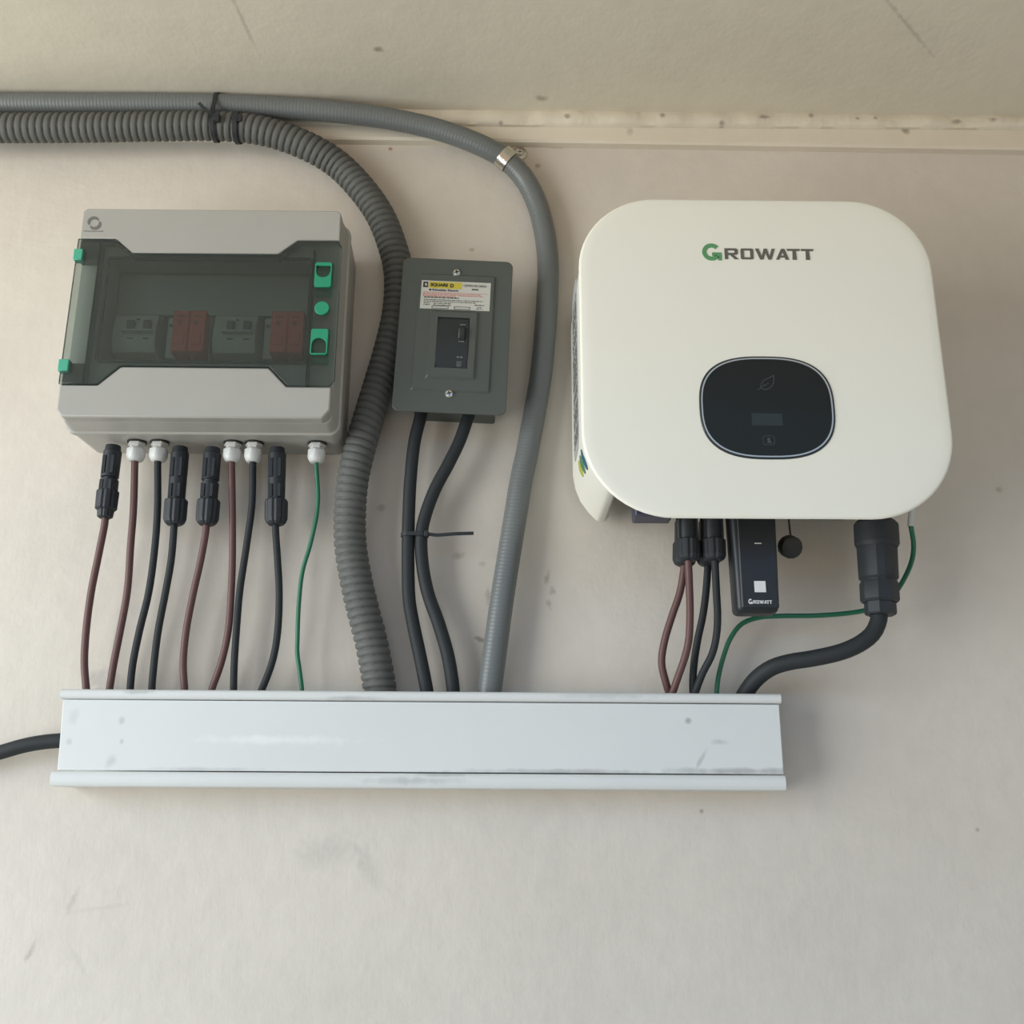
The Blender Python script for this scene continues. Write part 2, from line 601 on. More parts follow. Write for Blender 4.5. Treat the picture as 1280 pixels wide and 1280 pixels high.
# trim board and plaster ledge along the top of the wall (runs slightly out of level)
def strip(pxl, pyl, pxr, pyr, d):
    a, b = P(pxl, pyl, d), P(pxr, pyr, d)
    f = lambda x: a.z + (b.z - a.z) * (x - a.x) / (b.x - a.x)
    return f
fb = strip(420, 173.0, 1280, 186.5, 0.012)
ft = strip(640, 157.5, 1280, 161.5, 0.012)
X0, X1 = -1.9, 1.45
bm = bmesh.new()
xs = [X0 + (X1 - X0) * i / 60 for i in range(61)]
loft(bm, [[(x, 0.01, fb(x)), (x, -0.010, fb(x)), (x, -0.0125, fb(x) + 0.003), (x, -0.0125, ft(x) - 0.002), (x, -0.011, ft(x)), (x, 0.01, ft(x))] for x in xs])
trim = tag(obj('trim_1', bm, 'trim_paint', world=True), 'narrow cream painted wooden board running along the top of the wall', 'trim', kind='structure')
bm = bmesh.new()
xs = [X0 + (X1 - X0) * i / 400 for i in range(401)]
rnd = random.Random(3)
jit = [rnd.uniform(-1, 1) for _ in xs]
jit = [(jit[max(i-1, 0)] + jit[i] + jit[min(i+1, 400)]) / 3 for i in range(401)]
loft(bm, [[(x, 0.01, ft(x) - 0.003), (x, -0.016 + 0.002*j, ft(x) - 0.0005), (x, -0.019 + 0.003*j, ft(x) + 0.006 + 0.002*j), (x, -0.017 + 0.003*j, zc - 0.003 + 0.002*j), (x, -0.012, zc + 0.01), (x, 0.01, zc + 0.01)] for x, j in zip(xs, jit)])
led = tag(obj('trim_2', bm, 'ledge_paint', world=True, angle=60), 'uneven plaster ledge between the ceiling and the trim board', 'trim', kind='structure')
def sm(o, px, py, d, rx, rz, k, ns):
    return (tuple(P(px, py, d) - o.location), (rx, 0.05, rz), (0, 0, 0), DIRT, k, ns)
add_marks(MATS['ledge_paint'], [sm(led, px, py, .018, rx, rz, .85, 90) for px, py, rx, rz in
    ((626, 153, .004, .004), (828, 145, .005, .006), (902, 154, .005, .004), (955, 146, .009, .005), (1014, 144, .005, .005), (1072, 148, .005, .004), (1094, 148, .004, .004), (1197, 151, .010, .004), (1240, 150, .007, .006), (709, 146, .005, .005))])
add_marks(MATS['trim_paint'], [sm(trim, px, py, .0125, rx, rz, k, ns) for px, py, rx, rz, k, ns in
    ((1132, 163, .007, .009, .9, 70), (787, 163, .006, .012, .4, 120))])

# ================================================================== COMBINER BOX
DF = 0.110                                  # front of the box off the wall
a, b_, c_, d_ = P(103, 262, DF), P(422, 262, DF), P(70, 522, DF), P(417, 522, DF)
bx0, bx1 = (a.x + c_.x) / 2, (b_.x + d_.x) / 2
bz0, bz1 = (c_.z + d_.z) / 2, (a.z + b_.z) / 2
box_root = thing('distribution_box', ((bx0 + bx1) / 2, 0, bz0), 'light grey plastic distribution box with a smoked green-latched door', 'box')
BO = box_root.location.copy()
def LB(px, py, d):
    p = P(px, py, d) - BO
    return p
hw, H = (bx1 - bx0) / 2, bz1 - bz0
# rear body: hollow tray
def shell(bm, loops_out, loops_in):
    loft(bm, loops_out + loops_in[::-1], cap0=True, cap1=True)
def rr3(x0, x1, z0, z1, r, d, n=6):
    return [(x, -d, z) for x, z in rrect(x0, x1, z0, z1, r, n)]
bm = bmesh.new()
shell(bm, [rr3(-hw-.002, hw+.002, -.001, H+.001, .010, 0.0), rr3(-hw-.004, hw+.004, -.003, H+.003, .011, .066)],
          [rr3(-hw+.001, hw-.001, .002, H-.002, .009, .004), rr3(-hw+.000, hw-.000, .001, H-.001, .009, .066)])
obj('rear_body', bm, 'box_plastic', box_root)
# lid: a flange that steps in to the front face, with the window opening
wx0, wx1 = LB(128, 400, .098).x, LB(384, 400, .098).x
wz0, wz1 = LB(260, 452, .098).z, LB(260, 324, .098).z
bm = bmesh.new()
n = 6
outer = [rr3(-hw-.0055, hw+.0055, -.0045, H+.0045, .012, .066, n), rr3(-hw-.0055, hw+.0055, -.0045, H+.0045, .012, .072, n),
         rr3(-hw-.0035, hw+.0035, -.0025, H+.0025, .011, .074, n), rr3(-hw, hw, 0, H, .007, .0955, n), rr3(-hw+.001, hw-.001, .001, H-.001, .007, .0965, n)]
inner = [rr3(wx0, wx1, wz0, wz1, .004, .0965, n), rr3(wx0, wx1, wz0, wz1, .004, .066, n)]
loft(bm, outer + inner, cap0=False, cap1=False)
lid = obj('lid', bm, 'box_plastic', box_root)
# raised upper and lower panels around the door
def LBo(pts, d):
    return [((LB(x, y, d)).x, (LB(x, y, d)).z) for x, y in pts]
zt = LB(145, 298.5, DF).z
zn = LB(260, 317, DF).z
zl = LB(260, 459, DF).z
zb = LB(100, 481, DF).z
xa, xb = LB(145, 298, DF).x, LB(165, 317, DF).x
xc, xd = LB(347, 317, DF).x, LB(372, 298, DF).x
xe, xf = LB(122, 480, DF).x, LB(151, 459, DF).x
xg, xh = LB(336, 459, DF).x, LB(358, 480, DF).x
g = 0.0007
bm = bmesh.new()
prism(bm, [(-hw, zt), (xa, zt), (xb, zn), (xc, zn), (xd, zt), (hw, zt), (hw, H-.004), (hw-.004, H), (-hw+.004, H), (-hw, H-.004)], .095, DF)
obj('upper_panel', bm, 'box_plastic', box_root, bevel=.0012)
bm = bmesh.new()
prism(bm, [(-hw, zb), (-hw, .008), (-hw+.006, 0.0), (hw-.008, 0.0), (hw, .010), (hw, zb), (xh, zb), (xg, zl), (xf, zl), (xe, zb)], .095, DF)
obj('lower_panel', bm, 'box_plastic', box_root, bevel=.0018)
# smoked door: plate with a wrapped right edge, plus inner window frame
bm = bmesh.new()
door_out = [(-hw-.001, zt-g), (-hw-.001, zb+g), (xe-.001, zb+g), (xf-.0005, zl+g), (xg+.0005, zl+g), (xh+.001, zb+g), (hw-.002, zb+g), (hw+.003, zb+.008), (hw+.003, zt-.008), (hw-.002, zt-g), (xd+.0005, zt-g), (xc+.001, zn-g), (xb-.001, zn-g), (xa-.0005, zt-g)]
prism(bm, door_out, .1075, .1115)
door = obj('door', bm, 'smoked_plastic', box_root, bevel=.0008, label='smoked transparent door')
# dark gasket lines that show through the door
def frame(bm, x0, x1, z0, z1, t, d0, d1, r=.004):
    prism(bm, rrect(x0, x1, z0, z1, r, 4), d0, d1, [rrect(x0+t, x1-t, z0+t, z1-t, max(r-t, .001), 4)])
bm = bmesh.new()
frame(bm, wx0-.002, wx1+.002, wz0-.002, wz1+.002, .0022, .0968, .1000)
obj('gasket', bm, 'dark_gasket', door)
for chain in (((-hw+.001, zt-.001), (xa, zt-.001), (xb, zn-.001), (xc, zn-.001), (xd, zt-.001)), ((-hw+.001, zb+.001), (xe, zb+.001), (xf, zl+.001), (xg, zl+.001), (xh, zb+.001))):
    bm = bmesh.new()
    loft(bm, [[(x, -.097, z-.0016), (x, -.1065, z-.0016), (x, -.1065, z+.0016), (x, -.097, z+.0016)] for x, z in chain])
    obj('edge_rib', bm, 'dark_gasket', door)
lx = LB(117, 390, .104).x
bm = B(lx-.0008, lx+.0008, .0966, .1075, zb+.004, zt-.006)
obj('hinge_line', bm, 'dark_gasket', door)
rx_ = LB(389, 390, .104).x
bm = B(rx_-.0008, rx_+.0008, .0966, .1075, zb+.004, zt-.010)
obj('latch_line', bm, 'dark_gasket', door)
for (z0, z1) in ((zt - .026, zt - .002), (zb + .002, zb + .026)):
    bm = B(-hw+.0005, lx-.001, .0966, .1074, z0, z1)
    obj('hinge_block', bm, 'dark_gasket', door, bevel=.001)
# hinges
for (px, py) in ((98.5, 319.5), (81, 457.5)):
    p = LB(px, py, DF)
    bm = B(-hw-.003, p.x+.0052, .104, .1135, p.z-.0068, p.z+.0068)
    obj('hinge', bm, 'hinge_green', box_root, bevel=.001)
# latches: plate with a thumb recess
def latch(px, py, up):
    p = LB(px, py, DF)
    hw_, hh = .0092, .0150
    bm = bmesh.new()
    zc_ = p.z + (.004 if up else -.004)
    if up:
        rec = [(p.x - .0078, p.z + hh - .004)] + [(p.x + .0078*math.cos(t), p.z + .0045 + .0078*math.sin(t)) for t in [PI + PI*i/10 for i in range(11)]] + [(p.x + .0078, p.z + hh - .004)]
    else:
        rec = [(p.x + .0078, p.z - hh + .0015)] + [(p.x + .0078*math.cos(t), p.z - .0035 + .0078*math.sin(t)) for t in [PI*i/10 for i in range(11)]] + [(p.x - .0078, p.z - hh + .0015)]
    prism(bm, rrect(p.x-hw_, p.x+hw_, p.z-hh, p.z+hh, .0025, 3), .108, .1135, [rec])
    l = obj('latch', bm, 'latch_green', box_root, bevel=.0004)
    bm = bmesh.new()
    prism(bm, rrect(p.x-hw_+.001, p.x+hw_-.001, p.z-hh+.001, p.z+hh-.001, .002, 3), .1000, .1072)
    obj('thumb_recess', bm, 'latch_green', l)
    bm = B(p.x-hw_+.0005, p.x+hw_-.0005, .0966, .1035, p.z-.0200, p.z+.0200)
    obj('latch_base', bm, 'latch_green', l)
latch(404.5, 345, True)
latch(399.5, 428.5, False)
p = LB(402.8, 386.5, DF)
bm = bmesh.new(); prism(bm, circ(p.x, p.z, .0080, 28), .108, .1132)
obj('lock_button', bm, 'latch_green', box_root, bevel=.0006)
# inner mounting panel with the device slot
ix0, ix1 = wx0 + .001, wx1 - .001
sz0, sz1 = LB(260, 446, .080).z, LB(260, 386, .080).z
bm = bmesh.new()
prism(bm, [(ix0, wz0+.001), (ix1, wz0+.001), (ix1, wz1-.001), (ix0, wz1-.001)], .060, .064, [[(ix0+.0015, sz0), (ix1-.0008, sz0), (ix1-.0008, sz1), (ix0+.0015, sz1)]])
obj('inner_panel', bm, 'box_inner', box_root)
bm = B(ix0+.002, ix1-.002, .012, .020, (sz0+sz1)/2-.0175, (sz0+sz1)/2+.0175)
obj('mounting_rail', bm, 'strap_steel', box_root)
# printed swirl mark
bm = bmesh.new()
p = LB(118, 279, DF)
ro, ri = .0086, .0046
def swirl(a0, a1, flip):
    o_, i_ = [], []
    for k in range(17):
        t = k / 16
        a_ = math.radians(a0 + (a1-a0)*t)
        w_ = (ro - ri) * math.sin(PI * (0.08 + 0.92*(1-t))) ** 0.7
        m_ = ri + .0003
        o_.append((p.x + (m_ + w_)*math.cos(a_), p.z + (m_ + w_)*math.sin(a_)))
        i_.append((p.x + m_*math.cos(a_)*.99, p.z + m_*math.sin(a_)*.99))
    prism(bm, o_ + i_[::-1], DF, DF + .0003)
swirl(35, 200, 0)
swirl(215, 380, 1)
for k in range(11):
    x = p.x - .0105 + k * .0020
    box(bm, x, x + .0014, -DF - .0003, -DF, p.z - .0106, p.z - .0097)
obj('printed_logo', bm, 'ink_grey', box_root)
# glands on the underside (d 0.042), sockets for the plug connectors
GD = 0.042
gland_px = [(170, 565), (198.5, 565), (290.5, 566), (317, 566), (396, 564.5)]
def gland(px, py):
    p = P(px, py, GD)
    q = p - BO
    o = Vector((q.x, q.y, 0.004))
    dwn = (0, 0, -1)
    top = -o.z
    bm = bmesh.new()
    lathe(bm, [(-.004, .0085), (.003, .0085), (.003, .0092), (.0100, .0098), (.0108, .0098), (.0112, .0080), (.0150, .0080)], o, dwn, 6, PI/6)
    gl = obj('cable_gland', bm, 'gland_white', box_root, bevel=.0006, label='white plastic cable gland')
    bm = bmesh.new()
    lathe(bm, [(.0055, .0104), (.0080, .0106), (.0085, .0100)], o, dwn, 24)
    obj('gasket_ring', bm, 'black_rubber', gl)
    bm = bmesh.new()
    lathe(bm, [(.0148, .0086), (.0158, .0097), (.0235, .0097), (.0262, .0088), (.0290, .0070), (.0296, .0058)], o, dwn, 18, 0, lambda k, t: 1.0 if k % 3 else 1.05)
    obj('clamp_nut', bm, 'gland_white', gl)
    return BO + o + Vector((0, 0, -.0290))
gl_ends = [gland(*q) for q in gland_px]

# devices inside the box
SLOT_Z = (sz0 + sz1) / 2
def devloc(px):
    return Vector((BO.x + LB(px, 418, .085).x, 0, BO.z + SLOT_Z))
pxw = (LB(200, 418, .085).x - LB(100, 418, .085).x) / 100
dh = (LB(260, 392, .085).z - LB(260, 443, .085).z) / 2
def breaker(px, label):
    t = thing('circuit_breaker', devloc(px), label, 'breaker', group='breakers behind the smoked door')
    hw_ = 27 * pxw
    bm = bmesh.new()
    # stepped case profile (z, d)
    prof = [(-dh-.012, .020), (dh+.012, .020), (dh+.012, .052), (dh, .055), (dh, .072), (dh*.25, .078), (-dh*.35, .078), (-dh*.85, .072), (-dh, .055), (-dh-.012, .052)]
    loft(bm, [[(x, -d, z) for z, d in prof] for x in (-hw_, hw_)])
    obj('case', bm, 'device_plastic', t, bevel=.0006)
    for s in (-1, 1):
        bm = B(6*pxw + s*10.5*pxw - .0042, 6*pxw + s*10.5*pxw + .0042, .072, .0815, .0012, .0145)
        tg_ = obj('toggle', bm, 'device_dark', t, bevel=.0008)
        bm = B(6*pxw + s*10*pxw - .0035, 6*pxw + s*10*pxw + .0030, .0775, .0786, -.0075, -.0060)
        obj('status_window', bm, 'device_dark', t)
    bm = bmesh.new()
    box(bm, -14*pxw, 25*pxw, -.0860, -.074, -.0010, .0012)
    obj('handle_bar', bm, 'gland_white', t, bevel=.0005)
    bm = bmesh.new()
    for k in range(5):
        box(bm, -24*pxw + k*2.2*pxw, -24*pxw + k*2.2*pxw + 1.4*pxw, -.0740, -.070, dh*.55, dh*.55 + .0028)
    lathe(bm, [(0, .0020), (.0006, .0020)], (2*pxw, -.0738, dh*.72), (0, -1, 0), 10)
    obj('printed_marks', bm, 'device_dark', t)
    return t
def surge(px, label, nrib=2):
    t = thing('surge_protector', devloc(px), label, 'surge protector', group='surge protectors behind the smoked door')
    bm = bmesh.new()
    prof = [(-dh-.012, .020), (dh+.012, .020), (dh+.012, .050), (dh, .053), (dh, .066), (-dh, .066), (-dh, .053), (-dh-.012, .050)]
    loft(bm, [[(x, -d, z) for z, d in prof] for x in (-28*pxw, 28*pxw)])
    obj('case', bm, 'device_plastic', t, bevel=.0006)
    bm = bmesh.new()
    for k in range(4):
        box(bm, -26*pxw + k*3*pxw, -26*pxw + k*3*pxw + 2*pxw, -.0665, -.064, dh*.55, dh*.55 + .0034)
    obj('printed_marks', bm, 'device_dark', t)
    for s in (0, 1):
        x0 = (-15 + s * 21.2) * pxw
        x1 = x0 + 20.6 * pxw
        bm = B(x0, x1, .060, .0845, -dh*1.02, dh*1.02)
        ct = obj('plug_in_cartridge', bm, 'device_red', t, bevel=.0015)
        bm = B(x0+.004, x1-.004, .080, .0860, -dh*.68, -dh*.10)
        obj('grip_pad', bm, 'device_red', ct, bevel=.0006)
        bm = bmesh.new()
        box(bm, x0+.004, x1-.005, -.0848, -.0835, dh*.68, dh*.75)
        box(bm, x0+.005, x1-.008, -.0848, -.0835, dh*.30, dh*.52)
        obj('printed_marks', bm, 'ink_dark_red', ct)
    return t
breaker(164, 'grey two-pole circuit breaker between the green hinges and a red surge protector')
surge(229, 'red surge protector standing between the two grey circuit breakers')
breaker(290, 'grey two-pole circuit breaker between the two red surge protectors')
surge(352.5, 'red surge protector beside the green latches of the box')

# ================================================================== TRUNKING
TD = 0.050
tx0, tx1 = P(68, 925, TD).x, P(981, 925, TD).x
tz0, tz1 = P(500, 985.5, TD).z, P(500, 863.5, TD).z
trunk = thing('cable_trunking', ((tx0 + tx1) / 2, 0, tz0), 'long white plastic cable trunking fixed low across the wall', 'trunking', roty=math.radians(0.10))
TO = Vector(trunk.location)
hl = (tx1 - tx0) / 2
TH = tz1 - tz0
zr1 = P(500, 877, TD).z - tz0
zr0 = P(500, 965, TD).z - tz0
xtl, xtr = P(75, 870, TD).x - TO.x, P(976, 870, TD).x - TO.x
xbl, xbr = P(62.5, 975, TD).x - TO.x, P(982, 975, TD).x - TO.x
bm = bmesh.new()
prof = [(.0, .0), (.0, .0405), (.0030, .0405), (.0030, .0012), (TH, .0012), (TH, 0.0)]
loft(bm, [[(x, -d, z) for z, d in prof] for x in (xbl + .004, xbr - .003)])
obj('channel', bm, 'white_pvc', trunk)
cuts = []
for px, r_, d_c in ((109, .0039, .024), (136, .0039, .024), (163, .0039, .024), (190, .0039, .024), (231, .0039, .024), (264, .0042, .024), (292, .0039, .024), (326, .0055, .024), (378, .0024, .024),
                   (476, .0182, .0195), (534, .0073, .024), (566.5, .0072, .024), (611.5, .0131, .024), (836, .0043, .024), (842, .0055, .0315), (866.5, .0040, .024), (870, .0060, .0315), (896, .0026, .024), (932, .0110, .025)):
    cx_ = P(px, 867, d_c).x - TO.x
    cuts.append([cx_ - r_ - .0012, cx_ + r_ + .0012, max(.0014, d_c - r_ - .0006)])
cuts.sort()
merged = [cuts[0]]
for c_ in cuts[1:]:
    if c_[0] <= merged[-1][1] + .001:
        merged[-1] = [merged[-1][0], max(merged[-1][1], c_[1]), min(merged[-1][2], c_[2])]
    else:
        merged.append(c_)
comb = [(xbl + .004, .0008), (xbl + .004, .0405)]
for x0_, x1_, e_ in merged:
    comb += [(x0_, .0405), (x0_, e_), (x1_, e_), (x1_, .0405)]
comb += [(xbr - .003, .0405), (xbr - .003, .0008)]
bm = bmesh.new()
loft(bm, [[(x, -d, z) for x, d in comb] for z in (TH - .0030, TH)])
obj('top_wall', bm, 'white_pvc', trunk)
def rail(z0, z1, xl, xr, name):
    bm = bmesh.new()
    n_ = 8
    pr = [(z0, .038)] + [(z0 + (z1-z0) * (0.5 - 0.5*math.cos(PI*i/n_)) , .0425 + .0085 * math.sin(PI*i/n_) ** 0.42) for i in range(n_ + 1)] + [(z1, .038)]
    loft(bm, [[(x, -d, z) for z, d in pr] for x in (xl, xl + .0015, xr - .0015, xr)])
    obj(name, bm, 'white_pvc', trunk)
rail(zr1 + .0007, TH, xtl, xtr, 'top_rail')
rail(0.0, zr0 - .0007, xbl, xbr, 'bottom_rail')
cl0, cl1 = P(77, 878, TD).x - TO.x, P(70, 964, TD).x - TO.x
cr0, cr1 = P(974.5, 878, TD).x - TO.x, P(980.5, 964, TD).x - TO.x
bm = bmesh.new()
prism(bm, [(cl1, zr0), (cr1, zr0), (cr0, zr1), (cl0, zr1)], .043, .0475)
obj('cover', bm, 'white_pvc', trunk, bevel=.0008)
def tm(px, py, rx, ry, ang, col, k, ns):
    c = P(px, py, .0475) - TO
    return (tuple(c), (rx, 0.05, ry), (0, math.radians(ang), 0), col, k, ns)
SC = (0.33, 0.34, 0.34)
WH = (0.95, 0.96, 0.96)
add_marks(MATS['white_pvc'], [
    tm(152, 902, .004, .005, 0, SC, .45, 70), tm(152, 928, .003, .004, 0, SC, .45, 70), tm(86, 928, .004, .004, 0, SC, .35, 70),
    tm(92, 896, .006, .010, 0, SC, .2, 90), tm(140, 952, .008, .010, 25, SC, .4, 90),
    tm(350, 925, .10, .006, 0, WH, .28, 90),
    tm(515, 976, .060, .005, 0, SC, .5, 80), tm(700, 964, .12, .0035, 0, SC, .6, 60), tm(440, 873, .04, .003, 0, SC, .5, 70),
    tm(860, 900, .004, .004, 0, SC, .8, 40), tm(876, 950, .003, .016, 30, SC, .5, 90), tm(925, 963, .10, .0045, 0, SC, .7, 60),
    tm(900, 927, .010, .004, 0, SC, .5, 90), tm(560, 968, .05, .003, 0, SC, .5, 90), tm(250, 962, .08, .003, 0, SC, .4, 60),
    tm(175, 866, .02, .003, 0, SC, .5, 90), tm(760, 870, .06, .004, 0, SC, .3, 90),
])
TIN = 0.024                                  # where the wires drop into the channel

# ================================================================== WIRES FROM THE BOX
def plug(parent, p0, p1, kind):
    """plug connector pair from p0 (top) to p1 (cable end)"""
    ax = (p1 - p0)
    ln = ax.length
    ax = ax.normalized()
    bm = bmesh.new()
    r = .0098
    if kind == 'waisted':
        pr = [(-.006, .0080), (0, .0088), (.001, r), (.40*ln, r*.98), (.405*ln, r*.72), (.43*ln, r*.72), (.44*ln, r*1.02), (.62*ln, r*1.04)]
    elif kind == 'notched':
        pr = [(-.006, .0080), (0, .0088), (.001, r), (.38*ln, r*.98), (.385*ln, r*.80), (.42*ln, r*.80), (.43*ln, r*1.0), (.68*ln, r*.95)]
    else:
        pr = [(-.006, .0080), (0, .0088), (.001, r), (.20*ln, r), (.68*ln, r*.95)]
    lathe(bm, pr, p0, ax, 16)
    # locking ribs
    u = Vector((1, 0, 0)); u = (u - ax*u.dot(ax)).normalized(); v = ax.cross(u)
    for s in (-1, 1):
        for (t0, t1, off, hwid) in ((.10, .36, .0045, .0016), (.46, .64, .0045, .0016)):
            c0, c1 = p0 + ax*ln*t0 + u*off*s - v*0, p0 + ax*ln*t1 + u*off*s
            fw = Vector((0, -1, 0))
            loft(bm, [[c + u*hwid + fw*(.0102), c - u*hwid + fw*(.0102), c - u*hwid + fw*.004, c + u*hwid + fw*.004] for c in (c0, c1)])
    con = obj('connector', bm, 'black_plastic', parent, world=True, label='black plug connector')
    bm = bmesh.new()
    if kind == 'waisted':
        pr = [(.60*ln, r*1.10), (.62*ln, r*1.14), (.86*ln, r*1.10), (.89*ln, r*.86), (.98*ln, r*.78), (ln, r*.55)]
    else:
        pr = [(.66*ln, r*1.10), (.68*ln, r*1.20), (.92*ln, r*1.18), (.97*ln, r*1.02), (ln, r*.80), (1.0*ln+.0005, r*.45)]
    lathe(bm, pr, p0, ax, 32, 0, lambda k, t: 0.96 if k % 4 == 0 else 1.06)
    obj('lock_nut', bm, 'black_plastic', con, world=True, angle=16)

def wire(name, pts, r, material, label, cat, group=None, plugpx=None, kind=None, dtop=GD, start=None, depths=None, pd=None):
    """pts are (px, py); depth eases from dtop to the trunking"""
    if depths is None:
        y0, y1 = pts[0][1], pts[-1][1]
        depths = [dtop + (TIN - dtop) * ((y - y0) / (y1 - y0)) for _, y in pts]
    w3 = [P(x, y, d) for (x, y), d in zip(pts, depths)]
    if start is not None:
        w3 = [start + Vector((0, 0, .004)), start] + w3[1:]
    if plugpx is None:
        bm = bmesh.new()
        tube(bm, w3, r, 12)
        o = obj(name, bm, material, world=True)
        tag(o, label, cat, group)
        return o
    t = thing(name, w3[-1], label, cat, group=group)
    bm = bmesh.new()
    tube(bm, w3, r, 12)
    obj('jacket', bm, material, t, world=True)
    plug(t, P(*plugpx[0], pd or dtop), P(*plugpx[1], pd or dtop), kind)
    return t
EN = 874                                     # wires end just inside the channel
G1 = 'solar wires between the box and the trunking'
RW = .0039
wire('solar_cable', [(131.5,640),(131.5,650),(124,690),(114,740),(107.5,790),(105.5,830),(107.5,858),(109,EN)], RW, 'red_jacket',
     'brown-red cable hanging from the waisted black plug nearest the outer corner of the box', 'cable', G1, ((141,564),(131,648)), 'waisted')
wire('solar_cable', [(169.5,588),(167,635),(163.5,680),(159,740),(150,790),(142,830),(137.5,858),(135,EN)], RW, 'red_jacket',
     'brown-red cable from a white gland, running between a plugged red cable and a black cable', 'cable', G1, start=gl_ends[0])
wire('solar_cable', [(198,590),(197,635),(194,680),(186,740),(174,790),(166,830),(163,858),(162.5,EN)], RW, 'black_jacket',
     'black cable from the white gland beside a black cable with a straight plug', 'cable', G1, start=gl_ends[1])
wire('solar_cable', [(218.5,645),(217.5,660),(214,700),(207,740),(197.5,790),(192.5,830),(190,858),(189.5,EN)], RW, 'black_jacket',
     'black cable with a straight black plug, next to the notched plug of a red cable', 'cable', G1, ((225,566),(218,656)), 'straight')
wire('solar_cable', [(258.5,645),(257.5,662),(251,700),(242,740),(232.5,790),(229,830),(230.5,858),(231.5,EN)], RW, 'red_jacket',
     'brown-red cable with a notched black plug, next to a red cable from a gland', 'cable', G1, ((265.5,567),(258.5,656)), 'notched')
wire('solar_cable', [(290,590),(290.5,640),(290.5,700),(289,740),(285,790),(276,830),(266,858),(261,EN)], RW, 'red_jacket',
     'brown-red cable from a white gland, crossing close to a straight black cable', 'cable', G1, start=gl_ends[2])
wire('solar_cable', [(317,590),(315,630),(308.5,680),(299.6,740),(295.4,790),(292.8,830),(292,858),(292,EN)], RW, 'black_jacket',
     'black cable from a white gland, touching the glanded red cable', 'cable', G1, start=gl_ends[3])
wire('solar_cable', [(344.5,645),(344.5,662),(347,700),(349,740),(347,790),(341,825),(329,858),(322,EN)], RW, 'black_jacket',
     'black cable with a straight black plug, beside the green earth wire', 'cable', G1, ((346.5,567),(345,656)), 'straight')
wire('earth_wire', [(395.5,588),(397.5,620),(396,642),(388,680),(378,715),(373.5,755),(371.8,800),(371.5,815),(374,835),(377,858),(378,EN)], .0024, 'green_jacket',
     'thin green earth wire hanging from a lone white gland under the box', 'wire', start=gl_ends[4])

# ================================================================== CONDUITS
RC = .0178
PITCH_C = .0087
cp = [(-60,160,.038),(0,160,.038),(100,159.5,.038),(200,158,.038),(280,158,.038),(330,164,.036),(380,181,.030),(420,204,.022),(452,236,.020),(475,269,.020),(490,306,.0195),(498,340,.0195),
      (497,385,.0195),(487.5,432,.020),(474.5,477,.024),(461.5,520,.030),(450,560,.033),(441,600,.033),(437.5,640,.030),(438,680,.027),(444,720,.025),(453,760,.023),(463.5,800,.021),(474,856,.0195),(477,880,.0195)]
bm = bmesh.new()
def rib(s, th):
    ph = (s / PITCH_C + th / (2*PI)) % 1.0
    c = 0.5 + 0.5*math.cos(2*PI*ph)
    return RC - .0024 * c ** 5.0
tube(bm, [P(*q) for q in cp], RC, 32, rib, step=PITCH_C / 8)
o = obj('corrugated_conduit', bm, 'conduit_grey', world=True, angle=80)
tag(o, 'thick grey corrugated conduit curving down past the distribution box', 'conduit')
sp = [(-60,129,.038),(0,129.5,.038),(100,130,.038),(200,130,.038),(270,131,.038),(350,134.5,.037),(420,140,.036),(480,147.5,.034),(530,157.5,.032),(575,171,.030),(612,187,.026),(632,199,.021),(655,223,.0155),(671,254,.0148),
      (681,292,.0148),(685,330,.0148),(684.5,365,.0148),(682.5,400,.0148),(676,470,.0148),(667.5,520,.015),(659,565,.016),(651.5,600,.018),(645,640,.020),(638.5,680,.022),(632,720,.023),(626,760,.024),(620.5,800,.024),(613,856,.024),(610,880,.024)]
bm = bmesh.new()
tube(bm, [P(*q) for q in sp], .0130, 28, lambda s, th: .0130 + .00010*math.cos(2*PI*s/.0042), step=.00105)
o = obj('smooth_conduit', bm, 'conduit_smooth', world=True, angle=80)
tag(o, 'slimmer smooth grey conduit bending down between the breaker enclosure and the inverter', 'conduit')

# one-hole strap on the smooth conduit
pc = P(632, 199, .021)
td = (P(640, 206, .0195) - P(624, 192, .0235)).normalized()       # along the conduit
ud = (Vector((td.z * -1, 0, td.x)) * -1).normalized()              # across it, in the wall plane
if ud.x < 0: ud = -ud
strap = thing('conduit_strap', (pc.x, 0, pc.z), 'shiny metal one-hole strap holding the smooth conduit to the wall', 'strap')
ro_ = .0140
nn = td.cross(ud).normalized()
if nn.y > 0: nn = -nn
pth = []
for i in range(19):
    a_ = math.radians(215 - i * 11.2)
    pth.append(pc + (ud * math.cos(a_) + nn * math.sin(a_)) * ro_)
foot0 = pc + ud * (ro_ + .003); foot0.y = -.0022
foot1 = pc + ud * (ro_ + .018); foot1.y = -.0018
pth += [pc + ud*(ro_+.0008) + nn*(-.004), foot0, pc + ud*(ro_+.008) + Vector((0, -.002 - (pc.y + ud.y*(ro_+.008)), 0)), foot1]
bm = bmesh.new()
ribbon(bm, pth, td, .0135, .0014, .0012)
obj('band', bm, 'strap_steel', strap, world=True)
fc = (foot0 + foot1) / 2 + ud * .004
bm = bmesh.new()
lathe(bm, [(0, .0088), (.0014, .0088), (.0018, .0082)], (fc.x, -.0012, fc.z), (0, -1, 0), 20)
obj('foot', bm, 'strap_steel', strap, world=True)
bm = bmesh.new()
lathe(bm, [(0, .0046), (.0014, .0045), (.0028, .0036), (.0032, .0018)], (fc.x, -.0028, fc.z), (0, -1, 0), 16)
sc = obj('screw', bm, 'steel', strap, world=True)
bm = bmesh.new()
box(bm, fc.x-.0026, fc.x+.0026, -.0063, -.0055, fc.z-.0005, fc.z+.0005)
